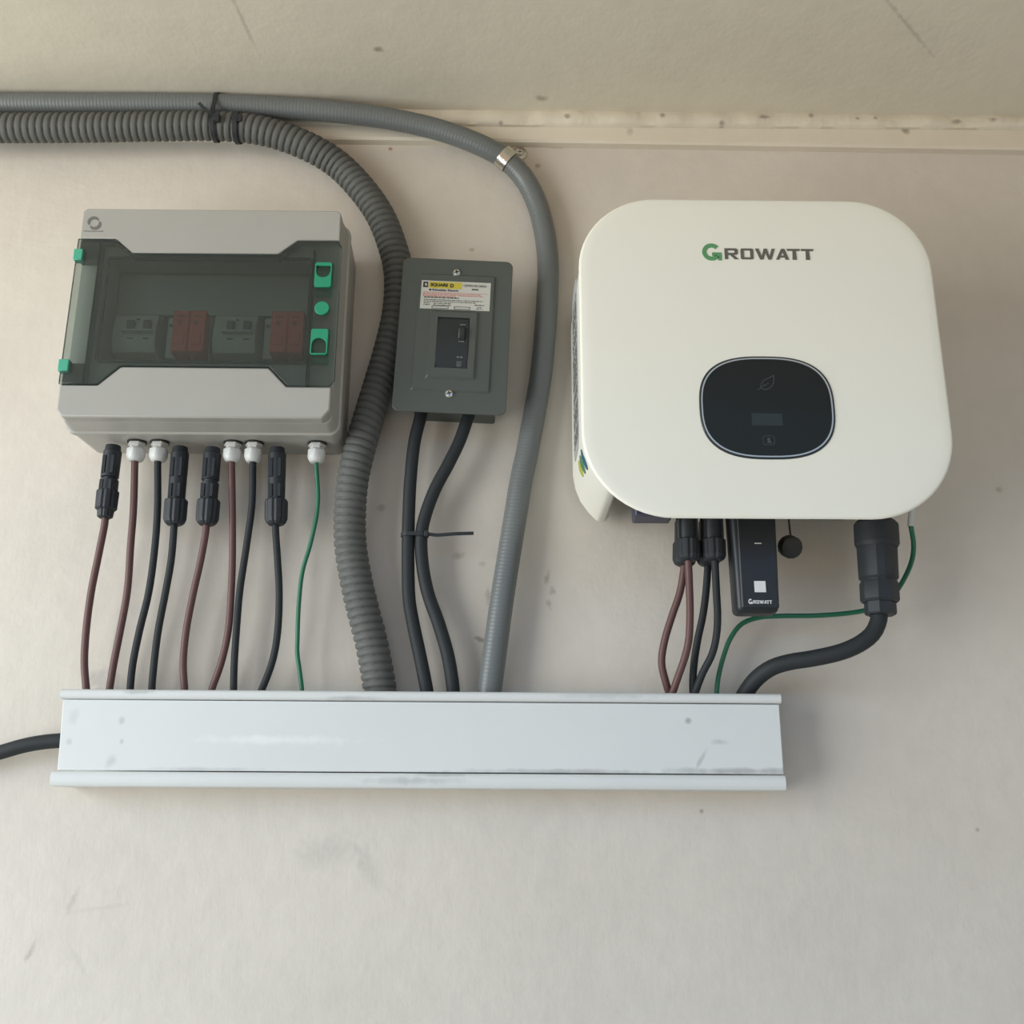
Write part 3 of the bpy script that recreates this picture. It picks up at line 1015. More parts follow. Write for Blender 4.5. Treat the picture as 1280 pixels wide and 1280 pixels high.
box(bm, fc.x-.0005, fc.x+.0005, -.0063, -.0055, fc.z-.0026, fc.z+.0026)
obj('cross_slot', bm, 'ink_grey', sc, world=True)

# cable ties
def oval_tie(cx, cz, rx, ry, cy, width, wdir, n=40):
    return [Vector((cx, cy + ry*math.cos(2*PI*i/n), cz + rx*math.sin(2*PI*i/n))) for i in range(n + 1)]
t1 = P(271, 131, .038); t2 = P(271, 158, .038)
zt_, zb_ = t1.z + .0132, t2.z - .0180
xx = (t1.x + t2.x) / 2
tie = thing('cable_tie', (xx, 0, zb_), 'black cable tie with a slanting tail binding both conduits together', 'cable tie')
bm = bmesh.new()
lp = []
for i in range(61):                         # stadium loop around both pipes
    a_ = 2*PI*i/60
    zc2 = (t1.z if math.sin(a_) > 0 else t2.z)
    rr = (.0138 if math.sin(a_) > 0 else .0187)
    lp.append(Vector((xx, -.038 - rr*math.cos(a_)*1.0, zc2 + rr*math.sin(a_))))
ribbon(bm, lp, (1, 0, 0), .0048, .0012, .002)
obj('band', bm, 'black_plastic', tie, world=True)
hp = P(270.5, 147, .0590)
bm = bmesh.new(); box(bm, hp.x-.0042, hp.x+.0042, hp.y-.003, hp.y+.004, hp.z-.0048, hp.z+.0048)
obj('locking_head', bm, 'black_plastic', tie, world=True, bevel=.0008)
bm = bmesh.new()
ribbon(bm, [P(269, 146.5, .060), P(262, 141, .063), P(255, 135, .061), P(248.5, 128.5, .057)], (.6, 0, .8), .0040, .0011, .003)
obj('tail', bm, 'black_plastic', tie, world=True)
t3 = P(298, 160, .0378)
tie = thing('cable_tie', (t3.x, 0, t3.z - .019), 'black cable tie wrapped around the corrugated conduit only', 'cable tie')
bm = bmesh.new()
ribbon(bm, [t3 + Vector((.0012*math.sin(2*PI*i/40), .0186*math.cos(2*PI*i/40), .0186*math.sin(2*PI*i/40))) for i in range(41)], (1, 0, 0), .0056, .0012, .002)
obj('band', bm, 'black_plastic', tie, world=True)
hp = P(297.5, 148.5, .0545)
bm = bmesh.new(); box(bm, hp.x-.0048, hp.x+.0048, hp.y-.002, hp.y+.005, hp.z-.0045, hp.z+.0045)
obj('locking_head', bm, 'black_plastic', tie, world=True, bevel=.0008)

# ================================================================== BREAKER ENCLOSURE
ED = 0.062
q = [P(505.5, 322, ED), P(642.5, 327, ED), P(631, 520, ED), P(488.5, 512, ED)]
ec = (q[0] + q[1] + q[2] + q[3]) / 4
ang = math.atan2(q[0].z - q[1].z, q[1].x - q[0].x)
ang2 = math.atan2((q[0].x + q[1].x - q[2].x - q[3].x) / 2, (q[0].z + q[1].z - q[2].z - q[3].z) / 2)
er = (ang + ang2) / 2
EW = ((q[1]-q[0]).length + (q[2]-q[3]).length) / 4
EH = ((q[0]-q[3]).length + (q[1]-q[2]).length) / 4
enc = thing('breaker_enclosure', (ec.x, 0, ec.z), 'dark grey metal breaker enclosure with a cover plate held by two screws', 'enclosure', roty=er)
EM = mw(enc).inverted()
def LE(px, py, d):
    return EM @ P(px, py, d)
bw = EW - .0185
bm = bmesh.new()
shell(bm, [rr3(-EW+.020, EW-.013, -EH+.0135, EH-.015, .003, 0), rr3(-EW+.020, EW-.013, -EH+.0135, EH-.015, .003, ED-.002)],
          [rr3(-EW+.022, EW-.015, -EH+.0155, EH-.017, .003, .002), rr3(-EW+.022, EW-.015, -EH+.0155, EH-.017, .003, ED-.002)])
obj('back_box', bm, 'panel_grey', enc)
# cover plate with two embossed steps and an opening
h = [LE(546.5, 397, ED+.004), LE(587.5, 397.5, ED+.004), LE(583.5, 461.5, ED+.004), LE(544.3, 459.5, ED+.004)]
hx0, hx1 = (h[0].x + h[3].x)/2, (h[1].x + h[2].x)/2
hz0, hz1 = (h[2].z + h[3].z)/2, (h[0].z + h[1].z)/2
hole = [(hx0, hz0), (hx1, hz0), (hx1, hz1), (hx0, hz1)]
bm = bmesh.new()
e1x0, e1x1 = LE(520, 420, ED).x, LE(614, 420, ED).x
e1z0, e1z1 = LE(565, 488, ED).z, LE(575, 346, ED).z
e2x0, e2x1 = hx0 - .0075, hx1 + .0075
e2z0, e2z1 = hz0 - .010, hz1 + .0065
n = 5
loops = [rr3(-EW, EW, -EH, EH, .008, ED-.002, n), rr3(-EW, EW, -EH, EH, .008, ED-.0004, n), rr3(-EW+.0006, EW-.0006, -EH+.0006, EH-.0006, .008, ED, n),
         rr3(e1x0-.0022, e1x1+.0022, e1z0-.0022, e1z1+.0022, .002, ED, n), rr3(e1x0, e1x1, e1z0, e1z1, .002, ED+.0022, n),
         rr3(e2x0-.0028, e2x1+.0028, e2z0-.0028, e2z1+.0028, .002, ED+.0022, n), rr3(e2x0, e2x1, e2z0, e2z1, .0015, ED+.0050, n),
         rr3(hx0, hx1, hz0, hz1, .0004, ED+.0050, n), rr3(hx0, hx1, hz0, hz1, .0004, ED-.002, n)]
loft(bm, loops, False, False)
back = [rr3(-EW, EW, -EH, EH, .008, ED-.002, n), rr3(hx0, hx1, hz0, hz1, .0004, ED-.002, n)]
loft(bm, back, False, False)
bmesh.ops.remove_doubles(bm, verts=bm.verts, dist=1e-6)
plate = obj('cover_plate', bm, 'panel_grey', enc, angle=20)
for (px, py) in ((570.8, 341.5), (561.5, 492.5)):
    s = LE(px, py, ED)
    bm = bmesh.new()
    lathe(bm, [(0, .0046), (.0012, .0046), (.0026, .0036), (.0030, .0020)], (s.x, -ED, s.z), (0, -1, 0), 18)
    scw = obj('screw', bm, 'steel', enc)
    bm = bmesh.new()
    for aa in (.3, .3 + PI/2):
        u = Vector((math.cos(aa), 0, math.sin(aa))) * .0028
        v = Vector((-math.sin(aa), 0, math.cos(aa))) * .0006
        c = Vector((s.x, -ED - .0029, s.z))
        f = Vector((0, -.0003, 0))
        loft(bm, [[c+u+v, c+u-v, c-u-v, c-u+v], [c+u+v+f, c+u-v+f, c-u-v+f, c-u+v+f]])
    obj('cross_slot', bm, 'ink_black', scw)
# sticker
SD = ED + .0022
st = [LE(527, 351, SD), LE(613.5, 353.5, SD), LE(612, 388.5, SD), LE(525, 386, SD)]
sx0, sx1 = (st[0].x + st[3].x)/2, (st[1].x + st[2].x)/2
sz0_, sz1_ = (st[2].z + st[3].z)/2, (st[0].z + st[1].z)/2
bm = B(sx0, sx1, SD - .0002, SD + .0003, sz0_, sz1_)
stk = obj('sticker', bm, 'sticker_white', enc, label='white and yellow printed sticker')
SW, SH = sx1 - sx0, sz1_ - sz0_
u_ = lambda t: sx0 + SW * t
v_ = lambda t: sz1_ - SH * t                # fractions of the sticker, from its top left
D1 = SD + .0003
bm = B(u_(.105), u_(.585), D1 - .0002, D1 + .0001, v_(.27), v_(.03))
obj('yellow_band', bm, 'sticker_yellow', stk)
bm = bmesh.new()
prism(bm, [(u_(.025), v_(.245)), (u_(.095), v_(.245)), (u_(.095), v_(.05)), (u_(.025), v_(.05))], D1 - .0001, D1 + .0002,
      [[(u_(.048), v_(.19)), (u_(.078), v_(.19)), (u_(.078), v_(.10)), (u_(.048), v_(.10))]])
text(bm, 'SQUARE', u_(.13), u_(.385), v_(.225), v_(.09), D1 + .0001, bold=.045)
text(bm, 'D', u_(.415), u_(.465), v_(.225), v_(.09), D1 + .0001, bold=.045)
text(bm, 'Schneider Electric', u_(.16), u_(.54), v_(.365), v_(.285), D1, bold=.025)
prism(bm, [(u_(.115), v_(.355)), (u_(.145), v_(.355)), (u_(.145), v_(.295)), (u_(.115), v_(.295))], D1 - .0001, D1 + .0002)
text(bm, 'CENTRO DE CARGA', u_(.605), u_(.94), v_(.17), v_(.09), D1, bold=.008)
for k in range(4):
    box(bm, u_(.73 + .025*k), u_(.748 + .025*k), -D1 - .0002, -D1, v_(.285), v_(.235))
def dashes(bm, x0, x1, v, hgt, rnd_):
    x = x0
    while x < x1:
        l = rnd_.uniform(.012, .05)
        box(bm, u_(x), u_(min(x + l, x1)), -D1 - .0002, -D1, v_(v + hgt), v_(v))
        x += l + .010
rr_ = random.Random(5)
dashes(bm, .05, .55, .575, .035, rr_)
for v in (.665, .725): dashes(bm, .05, .90 if v < .7 else .80, v, .022, rr_)
for v in (.79, .85): dashes(bm, .05, .14, v, .022, rr_); dashes(bm, .19, .44, v, .022, rr_)
dashes(bm, .78, .92, .80, .025, rr_); dashes(bm, .82, .88, .87, .022, rr_); dashes(bm, .81, .90, .93, .022, rr_)
for (x0, x1) in ((.17, .41), (.49, .72)):
    prism(bm, [(u_(x0), v_(.985)), (u_(x1), v_(.985)), (u_(x1), v_(.89)), (u_(x0), v_(.89))], D1 - .0001, D1 + .0002,
          [[(u_(x0+.008), v_(.97)), (u_(x1-.008), v_(.97)), (u_(x1-.008), v_(.905)), (u_(x0+.008), v_(.905))]])
obj('black_print', bm, 'ink_black', stk)
bm = bmesh.new()
box(bm, u_(.03), u_(.97), -D1 - .00015, -D1, v_(.415), v_(.405))
for v in (.44, .49, .535): dashes(bm, .03, (.86, .90, .50)[int((v-.44)/.045)], v, .024, rr_)
obj('red_print', bm, 'ink_red', stk)

# the black breaker in the opening
bcx, bcz = (hx0 + hx1)/2, (hz0 + hz1)/2
bl = mw(enc) @ Vector((bcx, 0, bcz))
brk = thing('miniature_breaker', (bl.x, 0, bl.z), 'black two-pole breaker with toggle seated in the dark grey enclosure', 'breaker', roty=er)
hw_, hh_ = (hx1 - hx0)/2 - .0003, (hz1 - hz0)/2 - .0003
bm = bmesh.new()
prf = [(-hh_, .012), (hh_, .012), (hh_, ED+.0035), (hh_*.25, ED+.0062), (-hh_*.45, ED+.0062), (-hh_, ED+.0035)]
loft(bm, [[(x, -d, z) for z, d in prf] for x in (-hw_, hw_)])
obj('case', bm, 'breaker_black', brk, bevel=.0005)
bm = bmesh.new()
loft(bm, [[(hw_*.30, -ED-.004, hh_*.62), (hw_*.82, -ED-.004, hh_*.62), (hw_*.82, -ED-.004, hh_*.02), (hw_*.30, -ED-.004, hh_*.02)],
          [(hw_*.36, -ED-.0125, hh_*.50), (hw_*.76, -ED-.0125, hh_*.50), (hw_*.76, -ED-.0095, hh_*.16), (hw_*.36, -ED-.0095, hh_*.16)]])
obj('toggle', bm, 'breaker_black', brk, bevel=.0012)
bm = bmesh.new()
box(bm, hw_*.42, hw_*.78, -ED-.0060, -ED-.004, hh_*.70, hh_*.725)
box(bm, hw_*.38, hw_*.74, -ED-.0066, -ED-.005, hh_*.02, hh_*.045)
for k in range(2):
    box(bm, hw_*(.34 + .22*k), hw_*(.48 + .22*k), -ED-.0058, -ED-.003, -hh_*.60, -hh_*.555)
for k in range(5):
    box(bm, hw_*.34, hw_*(.62 + .06*(k % 2)), -ED-.0048, -ED-.003, -hh_*(.70 + .055*k), -hh_*(.685 + .055*k))
obj('printed_marks', bm, 'breaker_mark', brk)

# two heavy black cables and the tie
def heavy(pts, label, dd):
    w3 = [P(x, y, d) for (x, y), d in zip(pts, dd)]
    bm = bmesh.new(); tube(bm, w3, .0071, 16)
    return tag(obj('power_cable', bm, 'black_jacket', world=True), label, 'cable', 'heavy cables under the breaker enclosure')
heavy([(528,500),(526,519),(518.5,550),(513,600),(511,640),(510.3,667),(510,700),(511.5,750),(516.5,780),(525,820),(532.5,858),(535,EN)],
      'thick black cable under the grey enclosure on the side of the corrugated conduit', [.030,.030,.030,.029,.028,.028,.027,.026,.025,TIN,TIN,TIN])
heavy([(594,500),(586,519),(575,550),(560.6,580),(544.5,610),(533,640),(526.8,667),(527.5,700),(534.5,740),(548.5,780),(560,820),(566,858),(567,EN)],
      'thick black cable swinging from the far bottom corner of the grey enclosure', [.030,.030,.030,.030,.029,.028,.028,.027,.026,.025,TIN,TIN,TIN])
ca, cb = P(510.3, 669, .028), P(526.8, 669, .028)
tie = thing('cable_tie', ((ca.x+cb.x)/2, 0, ca.z), 'black cable tie with a long straight tail binding the two heavy cables', 'cable tie')
bm = bmesh.new()
lp = []
for i in range(61):
    a_ = 2*PI*i/60
    cx = cb.x if math.cos(a_) > 0 else ca.x
    lp.append(Vector((cx + .0076*math.cos(a_), -.028 + .0076*math.sin(a_), ca.z)))
ribbon(bm, lp, (0, 0, 1), .0042, .0011, .0015)
obj('band', bm, 'black_plastic', tie, world=True)
bm = bmesh.new(); box(bm, cb.x + .0035, cb.x + .0082, -.0375, -.031, ca.z-.0032, ca.z+.0032)
obj('locking_head', bm, 'black_plastic', tie, world=True, bevel=.0008)
bm = bmesh.new()
ribbon(bm, [Vector((cb.x+.005, -.035, ca.z)), P(545, 668.7, .036), P(570, 667.2, .037), P(592, 666.5, .036)], (0, .3, 1), .0038, .0011, .003)
obj('tail', bm, 'black_plastic', tie, world=True)

# ================================================================== INVERTER
ID = 0.160
a, b_, c_, d_ = P(727, 345, ID), P(1166.5, 345, ID), P(724, 550, ID), P(1193, 550, ID)
ix0_, ix1_ = (a.x + c_.x)/2, (b_.x + d_.x)/2
iz1_, iz0_ = P(950, 249, ID).z, P(950, 647.5, ID).z
inv = thing('inverter', ((ix0_+ix1_)/2, 0, iz0_), 'white rounded wall-mounted inverter with a dark oval display', 'inverter')
IO = Vector(inv.location)
IW, IH = (ix1_ - ix0_)/2, iz1_ - iz0_
def LI(px, py, d):
    return P(px, py, d) - IO
R1, R0 = .083, .090
def cov(inset, d, n=14):
    return [(x, -d, z) for x, z in rrect(-IW+inset, IW-inset, inset, IH-inset, (R0-inset, R0-inset, R1-inset, R1-inset), n)]
bm = bmesh.new()
loft(bm, [cov(.016, .146), cov(.0050, .1530), cov(.0008, .1562), cov(.0, .1572), cov(.0004, .1584), cov(.0014, .1594), cov(.0030, .1598), cov(.012, .1601), cov(.06, .1602)])
obj('front_cover', bm, 'inverter_white', inv, angle=50)
# housing: rounded shell with skirts at both bottom corners and a recess for the sockets
ztip = LI(763, 603, ID).z
zrec = LI(763, 555, ID).z
hp_ = []
def corner(cx, cz, r, a0, a1, n=12):
    return [(cx + r*math.cos(math.radians(a0+(a1-a0)*i/n)), cz + r*math.sin(math.radians(a0+(a1-a0)*i/n))) for i in range(n+1)]
hwid = IW - .0010
rb = .036
sk = .047
left_skirt = []
for px, py in ((727, 520), (728.5, 538), (732, 556), (739, 573), (750, 588), (761, 599), (767, 602), (773, 601), (777.5, 595), (779, 575)):
    l_ = LI(px, py, ID)
    left_skirt.append((max(l_.x, -hwid), l_.z))
left_skirt[0] = (-hwid, left_skirt[0][1])
left_skirt += [(left_skirt[-1][0] + .001, zrec - .004), (left_skirt[-1][0] + .006, zrec)]
xr_ = LI(1164, 590, ID).x                    # this skirt is narrower: the mains socket sits beside it
right_skirt = [(xr_ - .006, zrec), (xr_, zrec - .004), (xr_, LI(1158, 596, ID).z), (xr_ + .004, LI(1158, 599, ID).z)] + [(-x, z) for x, z in left_skirt[4::-1]]
top = corner(hwid - R1, IH - .004 - R1, R1, 0, 90, 12) + corner(-hwid + R1, IH - .004 - R1, R1, 90, 180, 12)
outl = left_skirt + right_skirt + top
def hloop(inset, d):
    cx, cz = 0, IH*.55
    return [(x * (1 - inset/IW), -d, cz + (z - cz) * (1 - inset/IW)) for x, z in outl]
bm = bmesh.new()
loft(bm, [hloop(.003, .012), hloop(0, .015), hloop(0, .1500)])
obj('housing', bm, 'housing_white', inv, angle=40)
bm = bmesh.new()
loft(bm, [[(x, -d, z) for x, z in rrect(-IW*.8, IW*.8, zrec + .02, IH*.9, .01, 4)] for d in (0.0, .0125)])
obj('wall_bracket', bm, 'panel_grey', inv)
# side rating label
def skx(z):                                  # left outline of the housing at height z
    for (xa_, za_), (xb_, zb2) in zip(left_skirt[:7], left_skirt[1:7]):
        if zb2 <= z <= za_:
            return xa_ + (xb_ - xa_) * (za_ - z) / max(za_ - zb2, 1e-6)
    return -hwid
lz0, lz1 = LI(718, 578, .06).z, LI(718, 372, .06).z
lx_ = -hwid
bm = bmesh.new()
pts = rrect(.046, .118, lz0, lz1, .020, 6)
loft(bm, [[(skx(z) - t, -d, z) for d, z in pts] for t in (-.0012, .0006)])
lab = obj('side_label', bm, 'side_label', inv, label='grey printed rating label')
bm = bmesh.new()
rl = random.Random(11)
zz = lz1 - .022
while zz > lz0 + .014:
    dd = .110
    while dd > .056:
        l_ = rl.uniform(.004, .018)
        d2 = max(dd - l_, .054)
        box(bm, skx(zz) - .0009, skx(zz), -dd, -d2, zz - .0011, zz + .0011)
        dd = d2 - rl.uniform(.002, .007)
    zz -= rl.choice((.0048, .0048, .0080))
obj('printed_lines', bm, 'ink_grey', lab)
for (dd, py, m_, rz) in ((.124, 586, 'spot_blue', .011), (.106, 592, 'spot_green', .010), (.089, 597, 'spot_yellow', .009)):
    zz = LI(720, py, dd).z
    bm = bmesh.new()
    pts = [(dd + .0075*math.cos(2*PI*i/16), zz + .010 + rz*math.sin(2*PI*i/16)) for i in range(16)]
    loft(bm, [[(skx(z) - t, -d, z) for d, z in pts] for t in (-.0012, .0007)])
    obj('round_sticker', bm, m_, inv)
# display
dc = LI(958.6, 509.2, ID)
dx = (LI(1043, 509, ID).x - LI(874, 509, ID).x)/2
dz = (LI(958, 445, ID).z - LI(958, 573.5, ID).z)/2
DD = .1603
def sq(k, d):
    return [(x, -d, z) for x, z in squircle(dc.x, dc.z, dx - k, dz - k, 2.75, 72)]
bm = bmesh.new()
loft(bm, [sq(0, .158), sq(0, DD+.0004), sq(.0008, DD+.0010), sq(.0040, DD+.0010), sq(.0040, .158)], False, False)
dsp = obj('display', bm, 'display_bezel', inv)
bm = bmesh.new()
loft(bm, [sq(.0020, DD+.0008), sq(.0020, DD+.0014), sq(.0033, DD+.0014), sq(.0033, DD+.0008)], False, False)
obj('chrome_line', bm, 'display_trim', dsp)
bm = bmesh.new()
loft(bm, [sq(.0032, .158), sq(.0032, DD+.0008), sq(.0060, DD+.0011)])
obj('glass', bm, 'display_glass', dsp)
DG = DD + .0011
pp = LI(958.5, 479, ID)
sx_ = (LI(1058, 479, ID).x - LI(958, 479, ID).x)/100
bm = bmesh.new()
def stroke(bm, pts, wd, d):
    for (x0, z0), (x1, z1) in zip(pts, pts[1:]):
        v = Vector((x1-x0, 0, z1-z0))
        if v.length < 1e-7: continue
        nn_ = Vector((-v.z, 0, v.x)).normalized()*wd/2
        e = v.normalized()*wd*.3
        A, Bv = Vector((x0, -d, z0)) - e, Vector((x1, -d, z1)) + e
        f = Vector((0, -.0002, 0))
        loft(bm, [[A+nn_, A-nn_, Bv-nn_, Bv+nn_], [A+nn_+f, A-nn_+f, Bv-nn_+f, Bv+nn_+f]])
def leafpt(x, y): return (pp.x + (x - 640)/6.4*sx_, pp.z - (y - 315)/6.4*sx_)
stroke(bm, [leafpt(*t) for t in ((560,378),(585,360),(590,330),(615,295),(655,275),(695,252),(696,300),(680,340),(650,368),(615,376),(585,360))], .0009, DG)
stroke(bm, [leafpt(*t) for t in ((585,360),(620,330),(612,345),(650,318))], .0007, DG)
obj('leaf_icon', bm, 'display_icon', dsp)
p1_ = LI(960.5, 551, ID)
bm = bmesh.new()
prism(bm, squircle(p1_.x, p1_.z, 7.6*sx_, 6.2*sx_, 3.2, 28), DG, DG+.0002, [squircle(p1_.x, p1_.z, 7.0*sx_, 5.6*sx_, 3.2, 28)])
prism(bm, circ(p1_.x, p1_.z + .0012, .0016, 10), DG, DG+.0002)
prism(bm, [(p1_.x-.0016, p1_.z-.0030), (p1_.x+.0026, p1_.z-.0030), (p1_.x+.0020, p1_.z-.0002), (p1_.x-.0010, p1_.z-.0002)], DG, DG+.0002)
obj('touch_icon', bm, 'display_icon', dsp)
p2_ = LI(958.5, 525, ID)
bm = B(p2_.x - 19*sx_, p2_.x + 19*sx_, DG - .0002, DG + .0001, p2_.z - 8*sx_, p2_.z + 8*sx_)
obj('screen', bm, 'display_screen', dsp)
# wordmark
z_top = LI(947, 305.2, ID).z
z_bot = LI(947, 326.1, ID).z
fx = lambda x: LI(860 + x/6.4, 318, ID).x
fz = lambda y: z_top + (y - 160)/(293 - 160)*(z_bot - z_top)
bmg, bmr = bmesh.new(), bmesh.new()
wordmark(bmg, bmr, fx, fz, .1602, .0006)
obj('logo_initial', bmg, 'logo_green', inv)
obj('logo_letters', bmr, 'logo_grey', inv)
# underside fittings
p = LI(791, 651, .080); p2 = LI(836, 655, .070)
bm = B(p.x, p2.x, .070, .100, p2.z, zrec + .02)
obj('switch_housing', bm, 'switch_blue', inv, bevel=.002)
p = LI(1008, 651, .070); p2 = LI(1060, 651, .080)
bm = B(p.x, p2.x, .070, .095, p.z, zrec + .02)
obj('port_cover', bm, 'switch_blue', inv, bevel=.003)

bm = bmesh.new()
tube(bm, [P(1138, 585, .082), P(1141, 622, .082), P(1138.5, 658, .080)], .0036, 12)
obj('earth_stud', bm, 'device_plastic', inv, world=True)

# solar cables into the inverter: front and rear row
G2 = 'solar cables under the inverter'
def ipv(pts, topx, botx, pd, material, label):
    n_ = len(pts)
    TE = TIN - .0016 if pd < .06 else TIN + .0070
    dd = [pd, pd] + [pd + (TE - pd)*((i+1)/(n_-2)) for i in range(n_-2)]
    w3 = [P(x, y, d) for (x, y), d in zip(pts, dd)]
    t = thing('solar_cable', w3[-1], label, 'cable', group=G2)
    bm = bmesh.new(); tube(bm, w3, .0040, 12)
    obj('jacket', bm, material, t, world=True)
    p0, p1 = P(*topx, pd), P(*botx, pd)
    ax = (p1 - p0).normalized()
    ln = (p1 - p0).length
    bm = bmesh.new()
    ext = (IO.z + zrec + .012 - p0.z)
    lathe(bm, [(-ext, .0095), (0, .0098), (.28*ln, .0100), (.60*ln, .0098)], p0, ax, 16)
    for s in (-1, 1):
        c0, c1 = p0 + ax*ln*.02 + Vector((s*.0072, 0, 0)), p0 + ax*ln*.5 + Vector((s*.0072, 0, 0))
        loft(bm, [[c + Vector((.0028, -.0065, 0)), c + Vector((-.0028, -.0065, 0)), c + Vector((-.0028, .0065, 0)), c + Vector((.0028, .0065, 0))] for c in (c0, c1)])
    con = obj('connector', bm, 'black_plastic', t, world=True, label='black plug connector')
    bm = bmesh.new()
    lathe(bm, [(.50*ln, .0105), (.53*ln, .0120), (.88*ln, .0120), (.96*ln, .0105), (ln, .0080), (ln+.0004, .0045)], p0, ax, 32, 0, lambda k, t_: 0.96 if k % 4 == 0 else 1.06)
    obj('lock_nut', bm, 'black_plastic', con, world=True, angle=16)
ipv([(856.5,690),(855.5,706),(850,740),(840,770),(831,800),(827,828),(832,852),(839,EN)], (856,650), (855.5,707), .050, 'red_jacket',
    'brown-red cable under the inverter bowing away from the black cables')
ipv([(860.5,688),(860.5,702),(862,740),(862.5,770),(861,800),(856,822),(848,845),(838,EN)], (859,648), (860.5,701), .078, 'red_jacket',
    'brown-red cable under the inverter bowing towards the black cables')
ipv([(886.5,690),(885,706),(882.5,740),(878.5,770),(872,800),(867.5,830),(866,856),(867,EN)], (886,650), (885.5,707), .050, 'black_jacket',
    'black cable under the inverter lying next to the red cables')
ipv([(892,688),(893.5,702),(895.5,740),(897,770),(895.5,795),(890,818),(878,842),(866,EN)], (890.5,648), (892.5,701), .078, 'black_jacket',
    'black cable under the inverter bowing towards the data logger')

# data logger plugged under the inverter
LD = .092
q = [P(914.5, 655, LD), P(971, 655, LD), P(974.5, 763, LD), P(922.5, 763, LD)]
lgc = (q[2] + q[3]) / 2
log = thing('data_logger', (lgc.x, 0, lgc.z), 'black stick-shaped data logger with a small white sticker under the inverter', 'data logger')
LM = mw(log).inverted()
def LL(px, py, d): return LM @ P(px, py, d)
ztop = IO.z + zrec + .012 - lgc.z
x_tl, x_tr = LL(914.0, 655, LD).x, LL(971, 655, LD).x
x_bl, x_br = LL(922, 763, LD).x, LL(975, 763, LD).x
zt2 = LL(940, 655, LD).z
def lgl(z, f, dmin, dmax, r=.006):
    t = z / zt2
    xl, xr = x_bl + (x_tl - x_bl)*t, x_br + (x_tr - x_br)*t
    cx = (xl + xr)/2
    hwd = (xr - xl)/2 * f
    return [(x, -d, z) for x, d in rrect(cx - hwd, cx + hwd, dmin, dmax, r, 4)]
bm = bmesh.new()
loft(bm, [lgl(-.0010, .90, LD-.028, LD-.003), lgl(.0012, .98, LD-.030, LD-.0005), lgl(.004, 1.0, LD-.031, LD), lgl(.05, 1.0, LD-.031, LD), lgl(zt2, 1.0, LD-.031, LD), lgl(ztop, 1.0, LD-.031, LD)])
obj('body', bm, 'logger_black', log, angle=50)
# raised front shield
xs0, xs1 = LL(925.5, 710, LD).x, LL(973, 710, LD).x
bm = bmesh.new()
def shield(k, d):
    a0, a1 = LL(919.5+k, 640, LD), LL(968.5-k, 640, LD)
    c0, c1 = LL(926.5+k, 760, LD), LL(974-k, 760, LD)
    return [(c0.x, -d, c0.z), (c1.x, -d, c1.z), (a1.x, -d, a1.z), (a0.x, -d, a0.z)]
loft(bm, [shield(0, LD-.001), shield(0, LD+.0010), shield(2.0, LD+.0022)])
obj('front_shield', bm, 'logger_black', log, bevel=.0008)
FD = LD + .0022
p = LL(947.5, 679.3, FD)
bm = B(p.x-.0036, p.x+.0036, FD-.0005, FD+.0003, p.z-.0005, p.z+.0006)
obj('status_light', bm, 'device_plastic', log)
p = LL(950, 733.3, FD)
bm = B(p.x-.0058, p.x+.0058, FD-.0003, FD+.0003, p.z-.0058, p.z+.0058)
obj('square_sticker', bm, 'print_white', log, label='small white square sticker')
bmg = bmesh.new()
xw0, xw1 = LL(935.5, 752, FD).x, LL(965, 752, FD).x
zw0, zw1 = LL(950, 755.2, FD).z, LL(950, 748.6, FD).z
wordmark(bmg, bmg, lambda x: xw0 + (x - 113)/(1005 - 113)*(xw1 - xw0), lambda y: zw1 + (y - 160)/(295 - 160)*(zw0 - zw1), FD, .0003)
obj('printed_wordmark', bmg, 'print_white', log)

# hanging sealing cap
cpx = P(987.5, 683.5, .075)
cap = thing('sealing_cap', (cpx.x, 0, cpx.z), 'small round black sealing cap hanging on a tether beside the data logger', 'cap')
bm = bmesh.new()
lathe(bm, [(-.008, .0085), (-.0072, .0110), (-.004, .0122), (.004, .0122), (.0068, .0112), (.0080, .0085)], cpx, (0.1, -1, -.45), 14)
obj('cap_body', bm, 'black_rubber', cap, world=True, angle=25)
bm = bmesh.new()
pt = Vector((P(986, 650, .075).x, cpx.y, IO.z + zrec + .004))
tube(bm, [pt, P(985.8, 648, .075), P(987, 660, .075), P(988.5, 672, .075)], .0011, 8)
obj('tether', bm, 'black_rubber', cap, world=True)

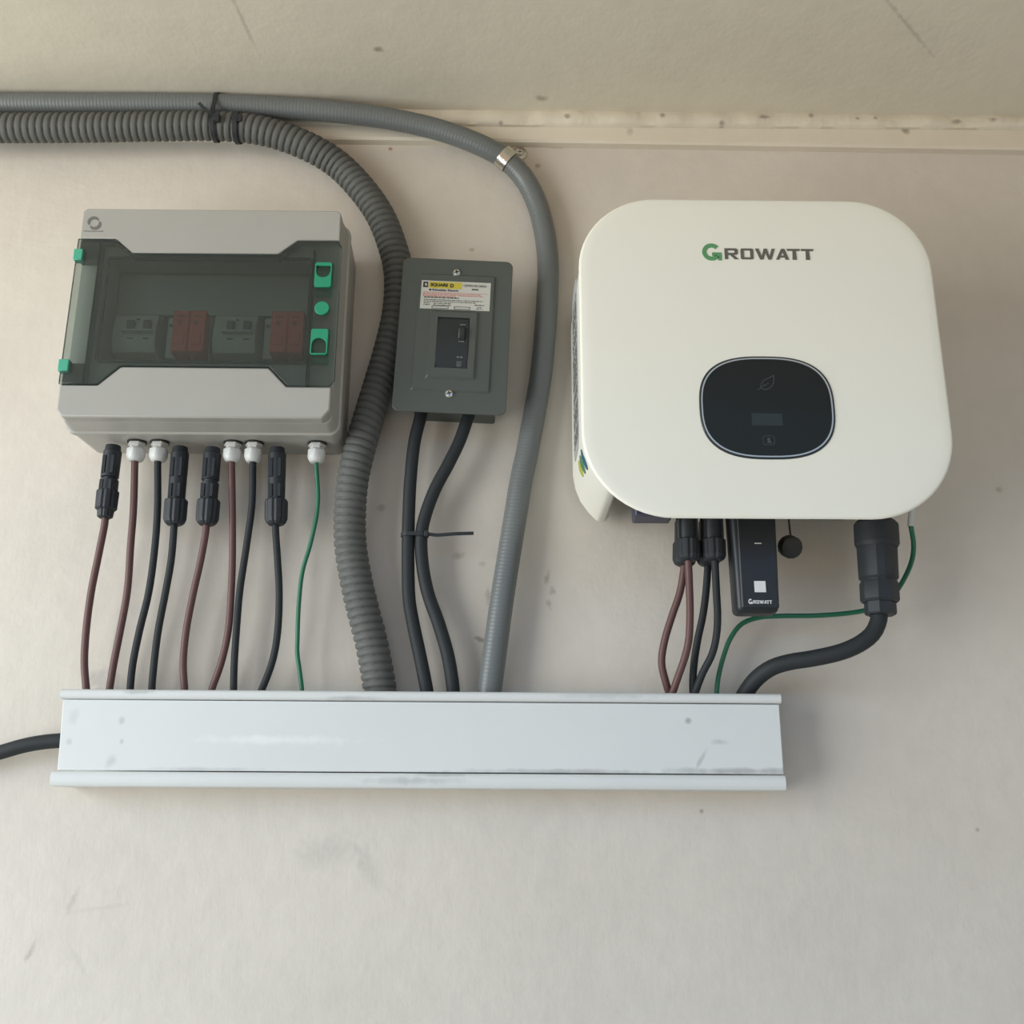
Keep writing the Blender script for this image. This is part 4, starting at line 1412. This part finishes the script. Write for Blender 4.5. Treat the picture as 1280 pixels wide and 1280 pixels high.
# mains cable with its big round connector
AD = .075
acx = [(1099,760),(1099,772),(1092,790),(1079,802),(1062,811),(1044,817),(1010,824),(990,827),(966,834),(947,847),(934,863),(928,EN)]
acd = [AD, AD, AD, .074, .071, .067, .058, .052, .044, .034, .026, TIN]
w3 = [P(x, y, d) for (x, y), d in zip(acx, acd)]
ac = thing('mains_cable', w3[-1], 'thick black mains cable with a large round connector under the inverter', 'cable')
bm = bmesh.new(); tube(bm, w3, .0086, 18)
obj('jacket', bm, 'black_jacket', ac, world=True)
p0, p1 = P(1094, 650, AD), P(1101, 769, AD)
ax = (p1 - p0).normalized(); ln = (p1 - p0).length
k = ln / 119.0
ext = IO.z + zrec + .012 - p0.z
bm = bmesh.new()
lathe(bm, [(-ext, 19*k), (2*k, 19.5*k), (4*k, 19.5*k)], p0, ax, 24)
con = obj('connector', bm, 'black_plastic', ac, world=True, label='large black round connector')
def fl(m_): return lambda kk, t: 1.0 if (kk // 2) % 2 else 1.035
bm = bmesh.new()
lathe(bm, [(2*k, 22*k), (7*k, 26*k), (31*k, 26*k), (36*k, 23.5*k)], p0, ax, 20, 0, fl(0))
obj('coupling_ring', bm, 'black_plastic', con, world=True, angle=25)
bm = bmesh.new()
lathe(bm, [(33*k, 23*k), (74*k, 22.5*k), (77*k, 20*k), (80*k, 20*k)], p0, ax, 16, 0, fl(0))
obj('barrel', bm, 'black_plastic', con, world=True, angle=25)
bm = bmesh.new()
lathe(bm, [(78*k, 21.5*k), (81*k, 22.8*k), (101*k, 22.8*k), (104*k, 20.5*k)], p0, ax, 8, PI/8)
obj('lock_nut', bm, 'black_plastic', con, world=True, angle=25)
bm = bmesh.new()
lathe(bm, [(102*k, 18.5*k), (117*k, 18.5*k), (119*k, 17*k), (119.5*k, 10*k)], p0, ax, 8, PI/8)
obj('clamp_nut', bm, 'black_plastic', con, world=True, angle=25)

# earth wire of the inverter
gw = [(1139.5,646,.081),(1138.8,657,.080),(1142,680,.070),(1140,700,.058),(1131,722,.044),(1118,742,.034),(1100,756,.030),(1083,762.5,.030),(1060,766.5,.030),(1020,769.5,.030),(975,770,.030),
      (948,772,.030),(927,780,.029),(913,798,.028),(904,822,.026),(898,846,.025),(896,862,TIN),(895.5,EN,TIN)]
bm = bmesh.new(); tube(bm, [P(*g_) for g_ in gw], .0026, 12)
tag(obj('earth_wire', bm, 'green_jacket', world=True), 'green earth wire looping from the inverter behind the data logger to the trunking', 'wire')

# black cable entering the open end of the trunking
bm = bmesh.new()
tube(bm, [P(-70, 962, .018), P(-30, 948.5, .020), P(0, 940.5, .022), P(30, 932, .023), P(55, 927.5, .023), P(80, 925.5, .023), P(100, 925, .023)], .0076, 16)
tag(obj('power_cable', bm, 'black_jacket', world=True), 'thick black cable entering the open end of the white trunking', 'cable')
